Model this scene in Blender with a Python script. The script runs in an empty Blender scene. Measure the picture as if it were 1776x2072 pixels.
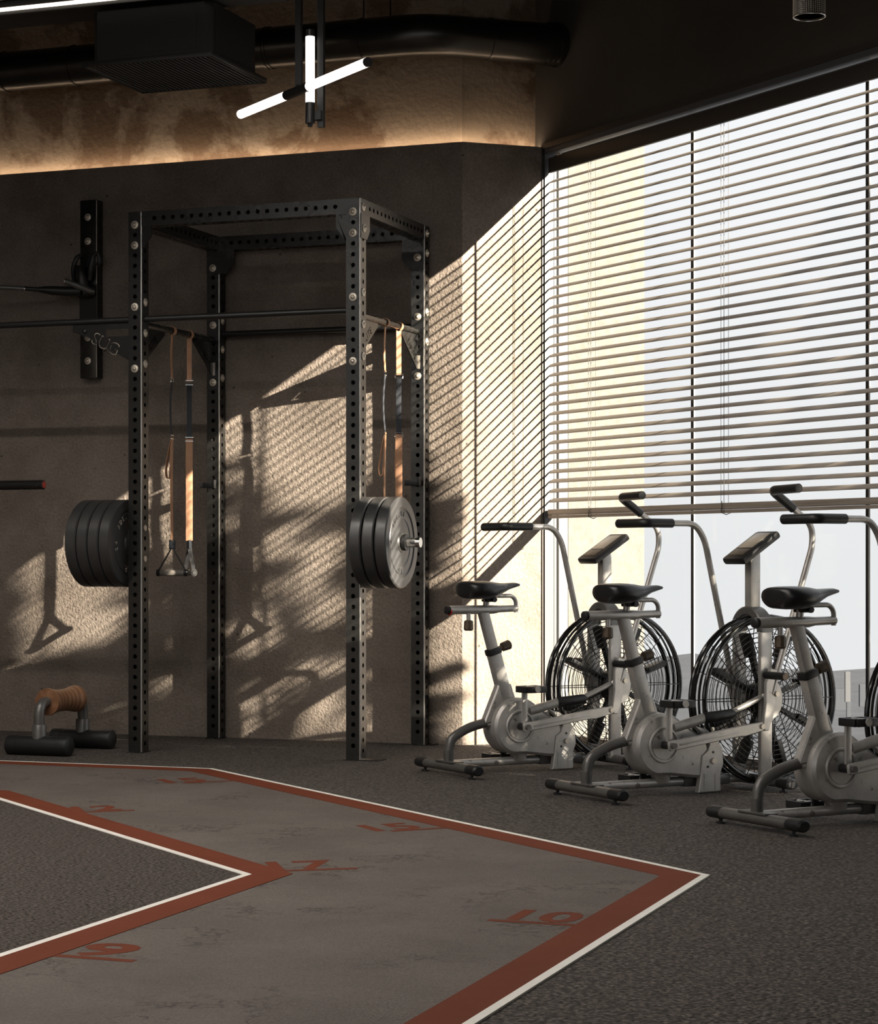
import bpy, bmesh, math, random
from mathutils import Vector, Matrix
random.seed(7)
R_ = math.radians
SC = bpy.context.scene
COL = SC.collection

# ------------------------------------------------------------------ camera
cd = bpy.data.cameras.new('camera'); cam = bpy.data.objects.new('camera', cd); COL.objects.link(cam)
cd.sensor_fit = 'HORIZONTAL'; cd.sensor_width = 36.0
cd.lens = 36.0 * 4275 / 1776
cd.shift_y = (1132 - 1036) / 1776
cd.clip_start = 0.05; cd.clip_end = 12000
cam.location = (0, 0, 0.98); cam.rotation_euler = (R_(90), 0, R_(20))
SC.camera = cam

# ------------------------------------------------------------------ sky, sun, exposure
SUN_DIR = Vector((-2.85, 1.0, -1.03))            # direction the light travels
w = bpy.data.worlds.new('world'); SC.world = w; w.use_nodes = True
nt = w.node_tree; nt.nodes.clear()
wo = nt.nodes.new('ShaderNodeOutputWorld'); bg = nt.nodes.new('ShaderNodeBackground')
tc = nt.nodes.new('ShaderNodeTexCoord'); sx = nt.nodes.new('ShaderNodeSeparateXYZ'); rp = nt.nodes.new('ShaderNodeValToRGB')
nt.links.new(tc.outputs['Generated'], sx.inputs[0]); nt.links.new(sx.outputs['Z'], rp.inputs[0])
rp.color_ramp.elements[0].position = 0.0; rp.color_ramp.elements[0].color = (0.90, 0.90, 0.905, 1)
rp.color_ramp.elements[1].position = 0.35; rp.color_ramp.elements[1].color = (1.12, 1.12, 1.15, 1)
nt.links.new(rp.outputs[0], bg.inputs[0]); bg.inputs[1].default_value = 1.0
nt.links.new(bg.outputs[0], wo.inputs[0])
sl = bpy.data.lights.new('sun', 'SUN'); sl.energy = 38.0; sl.color = (1.0, 0.875, 0.715); sl.angle = R_(0.36)
so = bpy.data.objects.new('sun', sl); COL.objects.link(so)
so.rotation_euler = SUN_DIR.to_track_quat('-Z', 'Y').to_euler(); so.location = (30, -10, 12)
SC.cycles.max_bounces = 8; SC.cycles.diffuse_bounces = 4; SC.cycles.glossy_bounces = 3; SC.cycles.transparent_max_bounces = 10
SC.cycles.caustics_reflective = False; SC.cycles.caustics_refractive = False
SC.view_settings.view_transform = 'Standard'; SC.view_settings.look = 'None'
SC.view_settings.exposure = 0.0; SC.view_settings.gamma = 1.0; SC.view_settings.use_curve_mapping = False

# ------------------------------------------------------------------ materials
MATS = {}
def mat(name, base=(0.5, 0.5, 0.5), rough=0.5, metal=0.0, spec=0.5, var=None, vscale=6.0, vdet=6.0, bump=0.0, bscale=40.0, bdet=4.0, bdist=0.01, vor=0.0, vorscale=60.0, emit=None, estr=0.0, rvar=0.0):
    """principled material: colour noise between base and var, noise + voronoi bump in object space"""
    m = bpy.data.materials.new(name); m.use_nodes = True; n = m.node_tree.nodes; l = m.node_tree.links
    p = n['Principled BSDF']
    p.inputs['Base Color'].default_value = (*base, 1); p.inputs['Roughness'].default_value = rough
    p.inputs['Metallic'].default_value = metal; p.inputs['Specular IOR Level'].default_value = spec
    if emit:
        p.inputs['Emission Color'].default_value = (*emit, 1); p.inputs['Emission Strength'].default_value = estr
    co = n.new('ShaderNodeTexCoord').outputs['Object']
    if var:
        nz = n.new('ShaderNodeTexNoise'); nz.inputs['Scale'].default_value = vscale; nz.inputs['Detail'].default_value = vdet; nz.inputs['Roughness'].default_value = 0.62
        l.new(co, nz.inputs['Vector'])
        cr = n.new('ShaderNodeValToRGB'); cr.color_ramp.elements[0].position = 0.32; cr.color_ramp.elements[1].position = 0.68
        cr.color_ramp.elements[0].color = (*base, 1); cr.color_ramp.elements[1].color = (*var, 1)
        l.new(nz.outputs['Fac'], cr.inputs[0]); l.new(cr.outputs[0], p.inputs['Base Color'])
        if rvar:
            mr = n.new('ShaderNodeMapRange'); mr.inputs[3].default_value = rough - rvar; mr.inputs[4].default_value = rough + rvar
            l.new(nz.outputs['Fac'], mr.inputs[0]); l.new(mr.outputs[0], p.inputs['Roughness'])
    if bump or vor:
        bp = n.new('ShaderNodeBump'); bp.inputs['Strength'].default_value = 1.0; bp.inputs['Distance'].default_value = bdist
        b = n.new('ShaderNodeTexNoise'); b.inputs['Scale'].default_value = bscale; b.inputs['Detail'].default_value = bdet
        l.new(co, b.inputs['Vector'])
        h = n.new('ShaderNodeMath'); h.operation = 'MULTIPLY'; h.inputs[1].default_value = bump; l.new(b.outputs['Fac'], h.inputs[0]); src = h.outputs[0]
        if vor:
            v = n.new('ShaderNodeTexVoronoi'); v.inputs['Scale'].default_value = vorscale; l.new(co, v.inputs['Vector'])
            k = n.new('ShaderNodeMath'); k.operation = 'MULTIPLY_ADD'; k.inputs[1].default_value = -vor; l.new(v.outputs['Distance'], k.inputs[0]); l.new(src, k.inputs[2]); src = k.outputs[0]
        l.new(src, bp.inputs['Height']); l.new(bp.outputs[0], p.inputs['Normal'])
    MATS[name] = m
    return m

def nd(m, kind, **kw):
    x = m.node_tree.nodes.new(kind)
    for k, v in kw.items():
        if k in x.inputs: x.inputs[k].default_value = v
        else: setattr(x, k, v)
    return x

# rough trowelled plaster of the lower walls
M_PLASTER = mat('rough_plaster', (0.180, 0.149, 0.123), 0.86, var=(0.250, 0.208, 0.173), vscale=1.6, vdet=8, bump=1.0, bscale=62, bdet=5, bdist=0.0056, vor=0.25, vorscale=110)
def plaster_pits(m):
    n, l = m.node_tree.nodes, m.node_tree.links; p = n['Principled BSDF']
    co = n.new('ShaderNodeTexCoord').outputs['Object']
    src = p.inputs['Base Color'].links[0].from_socket
    v = nd(m, 'ShaderNodeTexVoronoi', Scale=7.0); l.new(co, v.inputs['Vector'])
    cr = n.new('ShaderNodeValToRGB'); cr.color_ramp.elements[0].position = 0.03; cr.color_ramp.elements[1].position = 0.06
    cr.color_ramp.elements[0].color = (0.25, 0.25, 0.25, 1); cr.color_ramp.elements[1].color = (1, 1, 1, 1)
    l.new(v.outputs['Distance'], cr.inputs[0])
    mx = nd(m, 'ShaderNodeMix', data_type='RGBA', blend_type='MULTIPLY'); mx.inputs[0].default_value = 1.0
    l.new(src, mx.inputs[6]); l.new(cr.outputs[0], mx.inputs[7])
    nz = nd(m, 'ShaderNodeTexNoise', Scale=2.3, Detail=7.0, Roughness=0.7); l.new(co, nz.inputs['Vector'])
    c2 = n.new('ShaderNodeValToRGB'); c2.color_ramp.elements[0].position = 0.36; c2.color_ramp.elements[1].position = 0.56
    c2.color_ramp.elements[0].color = (0.72, 0.70, 0.68, 1); c2.color_ramp.elements[1].color = (1, 1, 1, 1)
    l.new(nz.outputs['Fac'], c2.inputs[0])
    m2 = nd(m, 'ShaderNodeMix', data_type='RGBA', blend_type='MULTIPLY'); m2.inputs[0].default_value = 1.0
    l.new(mx.outputs[2], m2.inputs[6]); l.new(c2.outputs[0], m2.inputs[7]); l.new(m2.outputs[2], p.inputs['Base Color'])
plaster_pits(M_PLASTER)

def speckle(m, scale, lo, hi):
    n, l = m.node_tree.nodes, m.node_tree.links; p = n['Principled BSDF']
    co = n.new('ShaderNodeTexCoord').outputs['Object']
    src = p.inputs['Base Color'].links[0].from_socket
    nz = nd(m, 'ShaderNodeTexNoise', Scale=scale, Detail=4.0, Roughness=0.65); l.new(co, nz.inputs['Vector'])
    cr = n.new('ShaderNodeValToRGB'); cr.color_ramp.elements[0].position = 0.36; cr.color_ramp.elements[1].position = 0.64
    cr.color_ramp.elements[0].color = (lo, lo, lo, 1); cr.color_ramp.elements[1].color = (hi, hi, hi, 1)
    l.new(nz.outputs['Fac'], cr.inputs[0])
    mx = nd(m, 'ShaderNodeMix', data_type='RGBA', blend_type='MULTIPLY'); mx.inputs[0].default_value = 1.0
    l.new(src, mx.inputs[6]); l.new(cr.outputs[0], mx.inputs[7]); l.new(mx.outputs[2], p.inputs['Base Color'])
speckle(M_PLASTER, 75, 0.80, 1.12)
# old stained concrete above the ledge
M_CONC = mat('stained_concrete', (0.30, 0.225, 0.165), 0.8, var=(0.36, 0.285, 0.215), vscale=1.4, vdet=9, bump=0.6, bscale=30, bdet=6, bdist=0.006)
def stains(m, sc=2.6, lo=0.43, hi=0.51, dark=(0.52, 0.44, 0.38)):
    n, l = m.node_tree.nodes, m.node_tree.links; p = n['Principled BSDF']
    co = n.new('ShaderNodeTexCoord').outputs['Object']
    mp = nd(m, 'ShaderNodeMapping'); mp.inputs['Scale'].default_value = (1, 1, 0.85); l.new(co, mp.inputs[0])
    src = p.inputs['Base Color'].links[0].from_socket
    nz = nd(m, 'ShaderNodeTexNoise', Scale=sc, Detail=9.0, Roughness=0.62, Distortion=0.35); l.new(mp.outputs[0], nz.inputs['Vector'])
    cr = n.new('ShaderNodeValToRGB'); cr.color_ramp.elements[0].position = lo; cr.color_ramp.elements[1].position = hi
    cr.color_ramp.elements[0].color = (*dark, 1); cr.color_ramp.elements[1].color = (1, 1, 1, 1)
    l.new(nz.outputs['Fac'], cr.inputs[0])
    mx = nd(m, 'ShaderNodeMix', data_type='RGBA', blend_type='MULTIPLY'); mx.inputs[0].default_value = 1.0
    l.new(src, mx.inputs[6]); l.new(cr.outputs[0], mx.inputs[7]); l.new(mx.outputs[2], p.inputs['Base Color'])
stains(M_CONC)
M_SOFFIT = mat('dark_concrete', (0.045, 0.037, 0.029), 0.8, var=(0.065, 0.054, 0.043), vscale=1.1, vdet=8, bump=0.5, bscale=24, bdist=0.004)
M_CEIL = mat('ceiling_black', (0.022, 0.02, 0.018), 0.85, var=(0.03, 0.027, 0.024), vscale=3)
M_ROOM = mat('room_plaster', (0.20, 0.17, 0.14), 0.9, var=(0.25, 0.21, 0.17), vscale=1.2)
M_FLOOR = mat('rubber_floor', (0.060, 0.051, 0.044), 0.9, var=(0.175, 0.150, 0.131), vscale=95, vdet=4, bump=0.7, bscale=75, bdet=3, bdist=0.012, vor=0.8, vorscale=70, spec=0.3)
M_TRACK = mat('track_concrete', (0.108, 0.092, 0.080), 0.78, var=(0.148, 0.128, 0.112), vscale=2.6, vdet=9, bump=0.8, bscale=150, bdet=5, bdist=0.006, spec=0.35)
def cracks(m):
    n, l = m.node_tree.nodes, m.node_tree.links; p = n['Principled BSDF']
    co = n.new('ShaderNodeTexCoord').outputs['Object']
    src = p.inputs['Base Color'].links[0].from_socket
    nz0 = nd(m, 'ShaderNodeTexNoise', Scale=1.3, Detail=6.0, Roughness=0.7); l.new(co, nz0.inputs['Vector'])
    a = nd(m, 'ShaderNodeMath', operation='SUBTRACT'); a.inputs[1].default_value = 0.5; l.new(nz0.outputs['Fac'], a.inputs[0])
    b = nd(m, 'ShaderNodeMath', operation='ABSOLUTE'); l.new(a.outputs[0], b.inputs[0])
    cr = n.new('ShaderNodeValToRGB'); cr.color_ramp.elements[0].position = 0.0; cr.color_ramp.elements[1].position = 0.012
    cr.color_ramp.elements[0].color = (0.40, 0.38, 0.36, 1); cr.color_ramp.elements[1].color = (1, 1, 1, 1)
    l.new(b.outputs[0], cr.inputs[0])
    nz1 = nd(m, 'ShaderNodeTexNoise', Scale=2.1, Detail=4.0); l.new(co, nz1.inputs['Vector'])
    c2 = n.new('ShaderNodeValToRGB'); c2.color_ramp.elements[0].position = 0.46; c2.color_ramp.elements[1].position = 0.6
    l.new(nz1.outputs['Fac'], c2.inputs[0])
    mx = nd(m, 'ShaderNodeMix', data_type='RGBA', blend_type='MULTIPLY'); l.new(c2.outputs[0], mx.inputs[0])
    l.new(src, mx.inputs[6]); l.new(cr.outputs[0], mx.inputs[7]); l.new(mx.outputs[2], p.inputs['Base Color'])
cracks(M_TRACK)
def grain(m, scale, lo, hi):
    n, l = m.node_tree.nodes, m.node_tree.links; p = n['Principled BSDF']
    co = n.new('ShaderNodeTexCoord').outputs['Object']
    src = p.inputs['Base Color'].links[0].from_socket
    nz = nd(m, 'ShaderNodeTexNoise', Scale=scale, Detail=3.0, Roughness=0.6); l.new(co, nz.inputs['Vector'])
    cr = n.new('ShaderNodeValToRGB'); cr.color_ramp.elements[0].position = 0.38; cr.color_ramp.elements[1].position = 0.62
    cr.color_ramp.elements[0].color = (lo, lo, lo, 1); cr.color_ramp.elements[1].color = (hi, hi, hi, 1)
    l.new(nz.outputs['Fac'], cr.inputs[0])
    mx = nd(m, 'ShaderNodeMix', data_type='RGBA', blend_type='MULTIPLY'); mx.inputs[0].default_value = 1.0
    l.new(src, mx.inputs[6]); l.new(cr.outputs[0], mx.inputs[7]); l.new(mx.outputs[2], p.inputs['Base Color'])
grain(M_TRACK, 130, 0.84, 1.12)
M_KNIT = mat('knit_carpet', (0.075, 0.062, 0.054), 0.95, var=(0.150, 0.127, 0.112), vscale=120, vdet=3, bump=0.3, bscale=120, bdist=0.014, vor=1.0, vorscale=84, spec=0.25)
def cells(m, scale, lo=0.45, rnd=0.55):
    n, l = m.node_tree.nodes, m.node_tree.links; p = n['Principled BSDF']
    co = n.new('ShaderNodeTexCoord').outputs['Object']
    mp = nd(m, 'ShaderNodeMapping'); mp.inputs['Rotation'].default_value = (0, 0, R_(20)); mp.inputs['Scale'].default_value = (0.7, 1.15, 1); l.new(co, mp.inputs[0])
    src = p.inputs['Base Color'].links[0].from_socket
    v = nd(m, 'ShaderNodeTexVoronoi', Scale=scale, Randomness=rnd); l.new(mp.outputs[0], v.inputs['Vector'])
    cr = n.new('ShaderNodeValToRGB'); cr.color_ramp.elements[0].position = 0.25; cr.color_ramp.elements[1].position = 0.62
    cr.color_ramp.elements[0].color = (1.25, 1.25, 1.25, 1); cr.color_ramp.elements[1].color = (lo, lo, lo, 1)
    l.new(v.outputs['Distance'], cr.inputs[0])
    mx = nd(m, 'ShaderNodeMix', data_type='RGBA', blend_type='MULTIPLY'); mx.inputs[0].default_value = 1.0
    l.new(src, mx.inputs[6]); l.new(cr.outputs[0], mx.inputs[7]); l.new(mx.outputs[2], p.inputs['Base Color'])
cells(M_KNIT, 84, 0.22, 0.42); cells(M_FLOOR, 84, 0.45, 0.8)
M_RUST = mat('rust_paint', (0.140, 0.036, 0.017), 0.8, var=(0.165, 0.044, 0.022), vscale=3.0, bump=0.3, bscale=120, bdist=0.002, spec=0.12)
M_WHITE = mat('white_paint', (0.88, 0.86, 0.80), 0.6, var=(0.82, 0.80, 0.74), vscale=8)
M_RACK = mat('black_powder_coat', (0.009, 0.009, 0.0085), 0.27, metal=0.0, spec=0.6, var=(0.012, 0.0115, 0.011), vscale=9, rvar=0.03)
M_BLACK = mat('black_metal', (0.012, 0.012, 0.012), 0.4)
M_VOID = mat('void_black', (0.002, 0.002, 0.002), 0.9, spec=0.0)
M_CASS = mat('cassette_black', (0.008, 0.0075, 0.007), 0.45)
M_DUCT = mat('duct_metal', (0.06, 0.056, 0.052), 0.30, metal=0.85, var=(0.08, 0.075, 0.07), vscale=3, rvar=0.05)
M_STEEL = mat('bolt_steel', (0.60, 0.54, 0.46), 0.42, metal=0.7)
M_EDGE = mat('edge_glint', (0.55, 0.53, 0.5), 0.35, metal=1.0)  # bright metal standing in for the glint along the post edges
M_CHROME = mat('chrome', (0.7, 0.69, 0.67), 0.12, metal=1.0)
M_RIM = mat('cage_black_gloss', (0.010, 0.010, 0.010), 0.16, spec=0.7)
M_SILVER = mat('worn_silver_paint', (0.40, 0.385, 0.36), 0.36, metal=0.45, var=(0.53, 0.51, 0.485), vscale=14, vdet=10, rvar=0.08, bump=0.3, bscale=160, bdist=0.0008)
def scuffs(m):
    n, l = m.node_tree.nodes, m.node_tree.links; p = n['Principled BSDF']
    co = n.new('ShaderNodeTexCoord').outputs['Object']
    src = p.inputs['Base Color'].links[0].from_socket
    nz = nd(m, 'ShaderNodeTexNoise', Scale=22.0, Detail=10.0, Roughness=0.72); l.new(co, nz.inputs['Vector'])
    cr = n.new('ShaderNodeValToRGB'); cr.color_ramp.elements[0].position = 0.33; cr.color_ramp.elements[1].position = 0.40
    cr.color_ramp.elements[0].color = (0.35, 0.32, 0.30, 1); cr.color_ramp.elements[1].color = (1, 1, 1, 1)
    l.new(nz.outputs['Fac'], cr.inputs[0])
    mx = nd(m, 'ShaderNodeMix', data_type='RGBA', blend_type='MULTIPLY'); mx.inputs[0].default_value = 1.0
    l.new(src, mx.inputs[6]); l.new(cr.outputs[0], mx.inputs[7]); l.new(mx.outputs[2], p.inputs['Base Color'])
scuffs(M_SILVER)
M_DARKSIL = mat('dark_grey_paint', (0.11, 0.107, 0.102), 0.34, metal=0.4, var=(0.15, 0.145, 0.138), vscale=16, vdet=8, rvar=0.06)
M_RUBBER = mat('black_rubber', (0.014, 0.014, 0.015), 0.42, spec=0.45, bump=0.2, bscale=400, bdist=0.0006)
M_SADDLE = mat('saddle_vinyl', (0.013, 0.013, 0.014), 0.33, spec=0.5, bump=0.3, bscale=260, bdist=0.0008)
M_KNOB = mat('worn_bronze_knob', (0.16, 0.115, 0.075), 0.45, metal=0.3, var=(0.06, 0.05, 0.04), vscale=30)
M_PLATE = mat('bumper_rubber', (0.034, 0.034, 0.034), 0.34, spec=0.7, var=(0.042, 0.041, 0.041), vscale=12, rvar=0.05)
M_TAN = mat('tan_leather', (0.35, 0.178, 0.096), 0.55, var=(0.41, 0.225, 0.128), vscale=18, bump=0.3, bscale=140, bdist=0.001)
M_WEB = mat('dark_webbing', (0.028, 0.032, 0.040), 0.8, bump=0.6, bscale=260, bdist=0.001)
M_GRIP = mat('foam_grip', (0.17, 0.155, 0.135), 0.7, var=(0.23, 0.21, 0.185), vscale=40)
M_RED = mat('red_plastic', (0.45, 0.03, 0.02), 0.4)
M_BRONZE = mat('bronze_aluminium', (0.060, 0.052, 0.045), 0.42, metal=0.3)
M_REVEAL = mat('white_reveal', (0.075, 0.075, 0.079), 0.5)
M_GASKET = mat('black_gasket', (0.004, 0.004, 0.004), 0.7, spec=0.2)
M_MULL = mat('grey_aluminium', (0.32, 0.31, 0.30), 0.35, metal=0.4)
M_CORD = mat('blind_cord', (0.09, 0.08, 0.07), 0.7)
M_CREAM = mat('cream_stone', (0.100, 0.099, 0.095), 0.85, var=(0.086, 0.079, 0.067), vscale=26, vdet=9, bump=0.5, bscale=60, bdist=0.004)
M_OUT = mat('terrace_paving', (0.35, 0.33, 0.30), 0.85, var=(0.40, 0.38, 0.35), vscale=5)
M_LEAF = mat('glossy_leaf', (0.05, 0.10, 0.03), 0.45, var=(0.08, 0.14, 0.04), vscale=5)
M_BARK = mat('bark', (0.12, 0.085, 0.06), 0.9, var=(0.18, 0.13, 0.09), vscale=20)
M_POT = mat('terracotta', (0.32, 0.16, 0.09), 0.8)
M_TUBE = mat('lamp_tube', (0.9, 0.9, 0.9), 0.4, emit=(1.0, 0.93, 0.86), estr=1.7)
M_LED = mat('led_strip', (0.9, 0.9, 0.9), 0.4, emit=(1.0, 0.76, 0.52), estr=27.0)
M_LEDW = mat('led_strip_white', (0.9, 0.9, 0.9), 0.4, emit=(1.0, 0.88, 0.74), estr=2.2)
M_HILL = mat('distant_hillside', (0.009, 0.013, 0.021), 0.95, var=(0.024, 0.029, 0.039), vscale=0.03, vdet=9)  # distance haze is put into this blue-grey base colour
M_FARW = mat('far_white_render', (0.060, 0.062, 0.068), 0.9)
M_FARG = mat('far_grey_render', (0.030, 0.034, 0.042), 0.9)
M_SCREEN = mat('display_glass', (0.40, 0.34, 0.27), 0.25, var=(0.46, 0.40, 0.33), vscale=6)

def slat_wood(name, a, b):
    m = mat(name, a, 0.6)
    n, l = m.node_tree.nodes, m.node_tree.links; p = n['Principled BSDF']
    co = n.new('ShaderNodeTexCoord').outputs['Object']
    mp = nd(m, 'ShaderNodeMapping'); mp.inputs['Scale'].default_value = (2.0, 90, 90); l.new(co, mp.inputs[0])
    nz = nd(m, 'ShaderNodeTexNoise', Scale=1.0, Detail=6.0, Roughness=0.6); l.new(mp.outputs[0], nz.inputs['Vector'])
    cr = n.new('ShaderNodeValToRGB'); cr.color_ramp.elements[0].position = 0.35; cr.color_ramp.elements[1].position = 0.65
    cr.color_ramp.elements[0].color = (*a, 1); cr.color_ramp.elements[1].color = (*b, 1)
    l.new(nz.outputs['Fac'], cr.inputs[0]); l.new(cr.outputs[0], p.inputs['Base Color'])
    return m
M_SLAT = slat_wood('slat_wood', (0.23, 0.19, 0.155), (0.37, 0.32, 0.265))
def ring_wood():
    m = mat('turned_wood', (0.3, 0.15, 0.08), 0.42)
    n, l = m.node_tree.nodes, m.node_tree.links; p = n['Principled BSDF']
    co = n.new('ShaderNodeTexCoord').outputs['Object']
    wv = nd(m, 'ShaderNodeTexWave', Scale=8.0, Distortion=6.0, Detail=5.0); wv.bands_direction = 'Z'
    wv.inputs['Detail Scale'].default_value = 1.3
    l.new(co, wv.inputs['Vector'])
    cr = n.new('ShaderNodeValToRGB'); cr.color_ramp.elements[0].color = (0.20, 0.088, 0.042, 1); cr.color_ramp.elements[1].color = (0.36, 0.19, 0.10, 1)
    l.new(wv.outputs['Fac'], cr.inputs[0]); l.new(cr.outputs[0], p.inputs['Base Color'])
    return m
M_WOOD = ring_wood()
def glass():
    m = bpy.data.materials.new('window_glass'); m.use_nodes = True; n, l = m.node_tree.nodes, m.node_tree.links
    n.clear(); o = n.new('ShaderNodeOutputMaterial'); t = n.new('ShaderNodeBsdfTransparent'); g = n.new('ShaderNodeBsdfGlossy'); g.inputs['Roughness'].default_value = 0.0
    t.inputs[0].default_value = (0.97, 0.98, 0.98, 1)
    mx = n.new('ShaderNodeMixShader'); lw = n.new('ShaderNodeLayerWeight'); lw.inputs['Blend'].default_value = 0.5
    pw = n.new('ShaderNodeMath'); pw.operation = 'POWER'; pw.inputs[1].default_value = 5.0; l.new(lw.outputs['Facing'], pw.inputs[0])
    ma = n.new('ShaderNodeMath'); ma.operation = 'MULTIPLY_ADD'; ma.inputs[1].default_value = 0.6; ma.inputs[2].default_value = 0.02; l.new(pw.outputs[0], ma.inputs[0])
    l.new(ma.outputs[0], mx.inputs[0]); l.new(t.outputs[0], mx.inputs[1]); l.new(g.outputs[0], mx.inputs[2]); l.new(mx.outputs[0], o.inputs[0])
    return m
M_GLASS = glass()

# ------------------------------------------------------------------ mesh helpers
def rounded(pts, rad, n=6):
    """polyline with its corners rounded by arcs of about rad"""
    P = [Vector(p) for p in pts]; out = [P[0]]
    for i in range(1, len(P) - 1):
        a, b, c = P[i - 1], P[i], P[i + 1]
        u, v = (a - b), (c - b); r = min(rad, u.length * 0.49, v.length * 0.49)
        s, t = b + u.normalized() * r, b + v.normalized() * r
        for k in range(n + 1):
            q = k / n; out.append(s * (1 - q) ** 2 + b * 2 * q * (1 - q) + t * q ** 2)
    out.append(P[-1]); return out

class MB:
    def __init__(self): self.v = []; self.f = []
    def add(self, vs, fs, M=None):
        o = len(self.v)
        self.v += [tuple(M @ Vector(p)) if M else tuple(p) for p in vs]; self.f += [tuple(i + o for i in f) for f in fs]
        return self
    def box(self, c, s, M=None, ch=0.0):
        x, y, z = s[0] / 2, s[1] / 2, s[2] / 2
        if ch <= 0:
            vs = [(c[0] + a * x, c[1] + b * y, c[2] + d * z) for a in (-1, 1) for b in (-1, 1) for d in (-1, 1)]
            return self.add(vs, [(0, 1, 3, 2), (4, 6, 7, 5), (0, 4, 5, 1), (2, 3, 7, 6), (0, 2, 6, 4), (1, 5, 7, 3)], M)
        bm = bmesh.new(); bmesh.ops.create_cube(bm, size=1.0)
        for q in bm.verts: q.co = Vector((q.co.x * s[0], q.co.y * s[1], q.co.z * s[2]))
        bmesh.ops.bevel(bm, geom=bm.edges[:] , offset=ch, segments=2, affect='EDGES', profile=0.6)
        bm.verts.index_update()
        vs = [(q.co.x + c[0], q.co.y + c[1], q.co.z + c[2]) for q in bm.verts]; fs = [tuple(q.index for q in f.verts) for f in bm.faces]; bm.free()
        return self.add(vs, fs, M)
    def tube(self, path, r, seg=12, cap=True, closed=False, sq=None, M=None):
        P = [Vector(p) for p in path]; n = len(P); rr = r if isinstance(r, (list, tuple)) else [r] * n
        T = []
        for i in range(n):
            if closed: t = P[(i + 1) % n] - P[i - 1]
            else: t = P[min(i + 1, n - 1)] - P[max(i - 1, 0)]
            T.append(t.normalized())
        ref = Vector((0, 0, 1)) if abs(T[0].z) < 0.9 else Vector((0, 1, 0))
        u = (ref - T[0] * ref.dot(T[0])).normalized(); vs = []; fs = []
        for i in range(n):
            u = (u - T[i] * u.dot(T[i])).normalized(); b = T[i].cross(u)
            for k in range(seg):
                a = 2 * math.pi * k / seg; cu, cb = math.cos(a), math.sin(a)
                if sq: cu *= sq[0]; cb *= sq[1]
                vs.append(P[i] + (u * cu + b * cb) * rr[i])
        m = n if closed else n - 1
        for i in range(m):
            j = (i + 1) % n
            for k in range(seg):
                q = (k + 1) % seg; fs.append((i * seg + k, i * seg + q, j * seg + q, j * seg + k))
        if cap and not closed:
            fs.append(tuple(range(seg - 1, -1, -1))); fs.append(tuple((n - 1) * seg + k for k in range(seg)))
        return self.add(vs, fs, M)
    def cyl(self, a, b, r, seg=16, r2=None, M=None):
        return self.tube([a, b], [r, r2 if r2 is not None else r], seg, True, M=M)
    def lathe(self, prof, seg=32, M=None, arc=None):
        """profile (radius, height) about z"""
        vs = []; fs = []; n = len(prof)
        for k in range(seg):
            a = 2 * math.pi * k / seg
            for r, z in prof: vs.append((r * math.cos(a), r * math.sin(a), z))
        for k in range(seg):
            q = (k + 1) % seg
            for i in range(n - 1): fs.append((k * n + i, q * n + i, q * n + i + 1, k * n + i + 1))
        if prof[0][0] > 1e-6: fs.append(tuple(k * n for k in range(seg - 1, -1, -1)))
        if prof[-1][0] > 1e-6: fs.append(tuple(k * n + n - 1 for k in range(seg)))
        return self.add(vs, fs, M)
    def prism(self, poly, y0, y1, ch=0.0, M=None):
        """polygon in xz, extruded from y0 to y1, chamfered rim"""
        area = sum(poly[i - 1][0] * poly[i][1] - poly[i][0] * poly[i - 1][1] for i in range(len(poly)))
        if area < 0: poly = poly[::-1]
        n = len(poly)
        def off(d):
            res = []
            for i in range(n):
                a, b, c = Vector(poly[i - 1]), Vector(poly[i]), Vector(poly[(i + 1) % n])
                e1, e2 = (b - a).normalized(), (c - b).normalized()
                n1, n2 = Vector((-e1.y, e1.x)), Vector((-e2.y, e2.x)); m = (n1 + n2)
                if m.length < 1e-6: m = n1
                m.normalize(); k = max(m.dot(n1), 0.35); res.append(b + m * (d / k))
            return res
        loops = [(poly, y0), (poly, y1)] if ch <= 0 else [(off(ch), y0), (poly, y0 + ch), (poly, y1 - ch), (off(ch), y1)]
        vs = []; fs = []
        for lp, y in loops: vs += [(p[0], y, p[1]) for p in lp]
        for i in range(len(loops) - 1):
            for k in range(n):
                q = (k + 1) % n; fs.append((i * n + k, (i + 1) * n + k, (i + 1) * n + q, i * n + q))
        fs.append(tuple(range(n))); fs.append(tuple((len(loops) - 1) * n + k for k in range(n - 1, -1, -1)))
        return self.add(vs, fs, M)
    def loft(self, secs, M=None):
        vs = []; fs = []; n = len(secs[0])
        for s in secs: vs += [tuple(p) for p in s]
        for i in range(len(secs) - 1):
            for k in range(n):
                q = (k + 1) % n; fs.append((i * n + k, i * n + q, (i + 1) * n + q, (i + 1) * n + k))
        fs.append(tuple(range(n - 1, -1, -1))); fs.append(tuple((len(secs) - 1) * n + k for k in range(n)))
        return self.add(vs, fs, M)
    def mesh(self, name, m, smooth=35):
        me = bpy.data.meshes.new(name); me.from_pydata(self.v, [], self.f); me.validate()
        bm = bmesh.new(); bm.from_mesh(me); bmesh.ops.recalc_face_normals(bm, faces=bm.faces); bm.to_mesh(me); bm.free()
        if smooth:
            me.polygons.foreach_set('use_smooth', [True] * len(me.polygons)); me.set_sharp_from_angle(angle=R_(smooth))
        if m: me.materials.append(m)
        me.update(); return me
    def build(self, name, m, parent=None, smooth=35, kind=None, label=None):
        return link(name, self.mesh(name, m, smooth), parent, kind, label)

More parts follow.
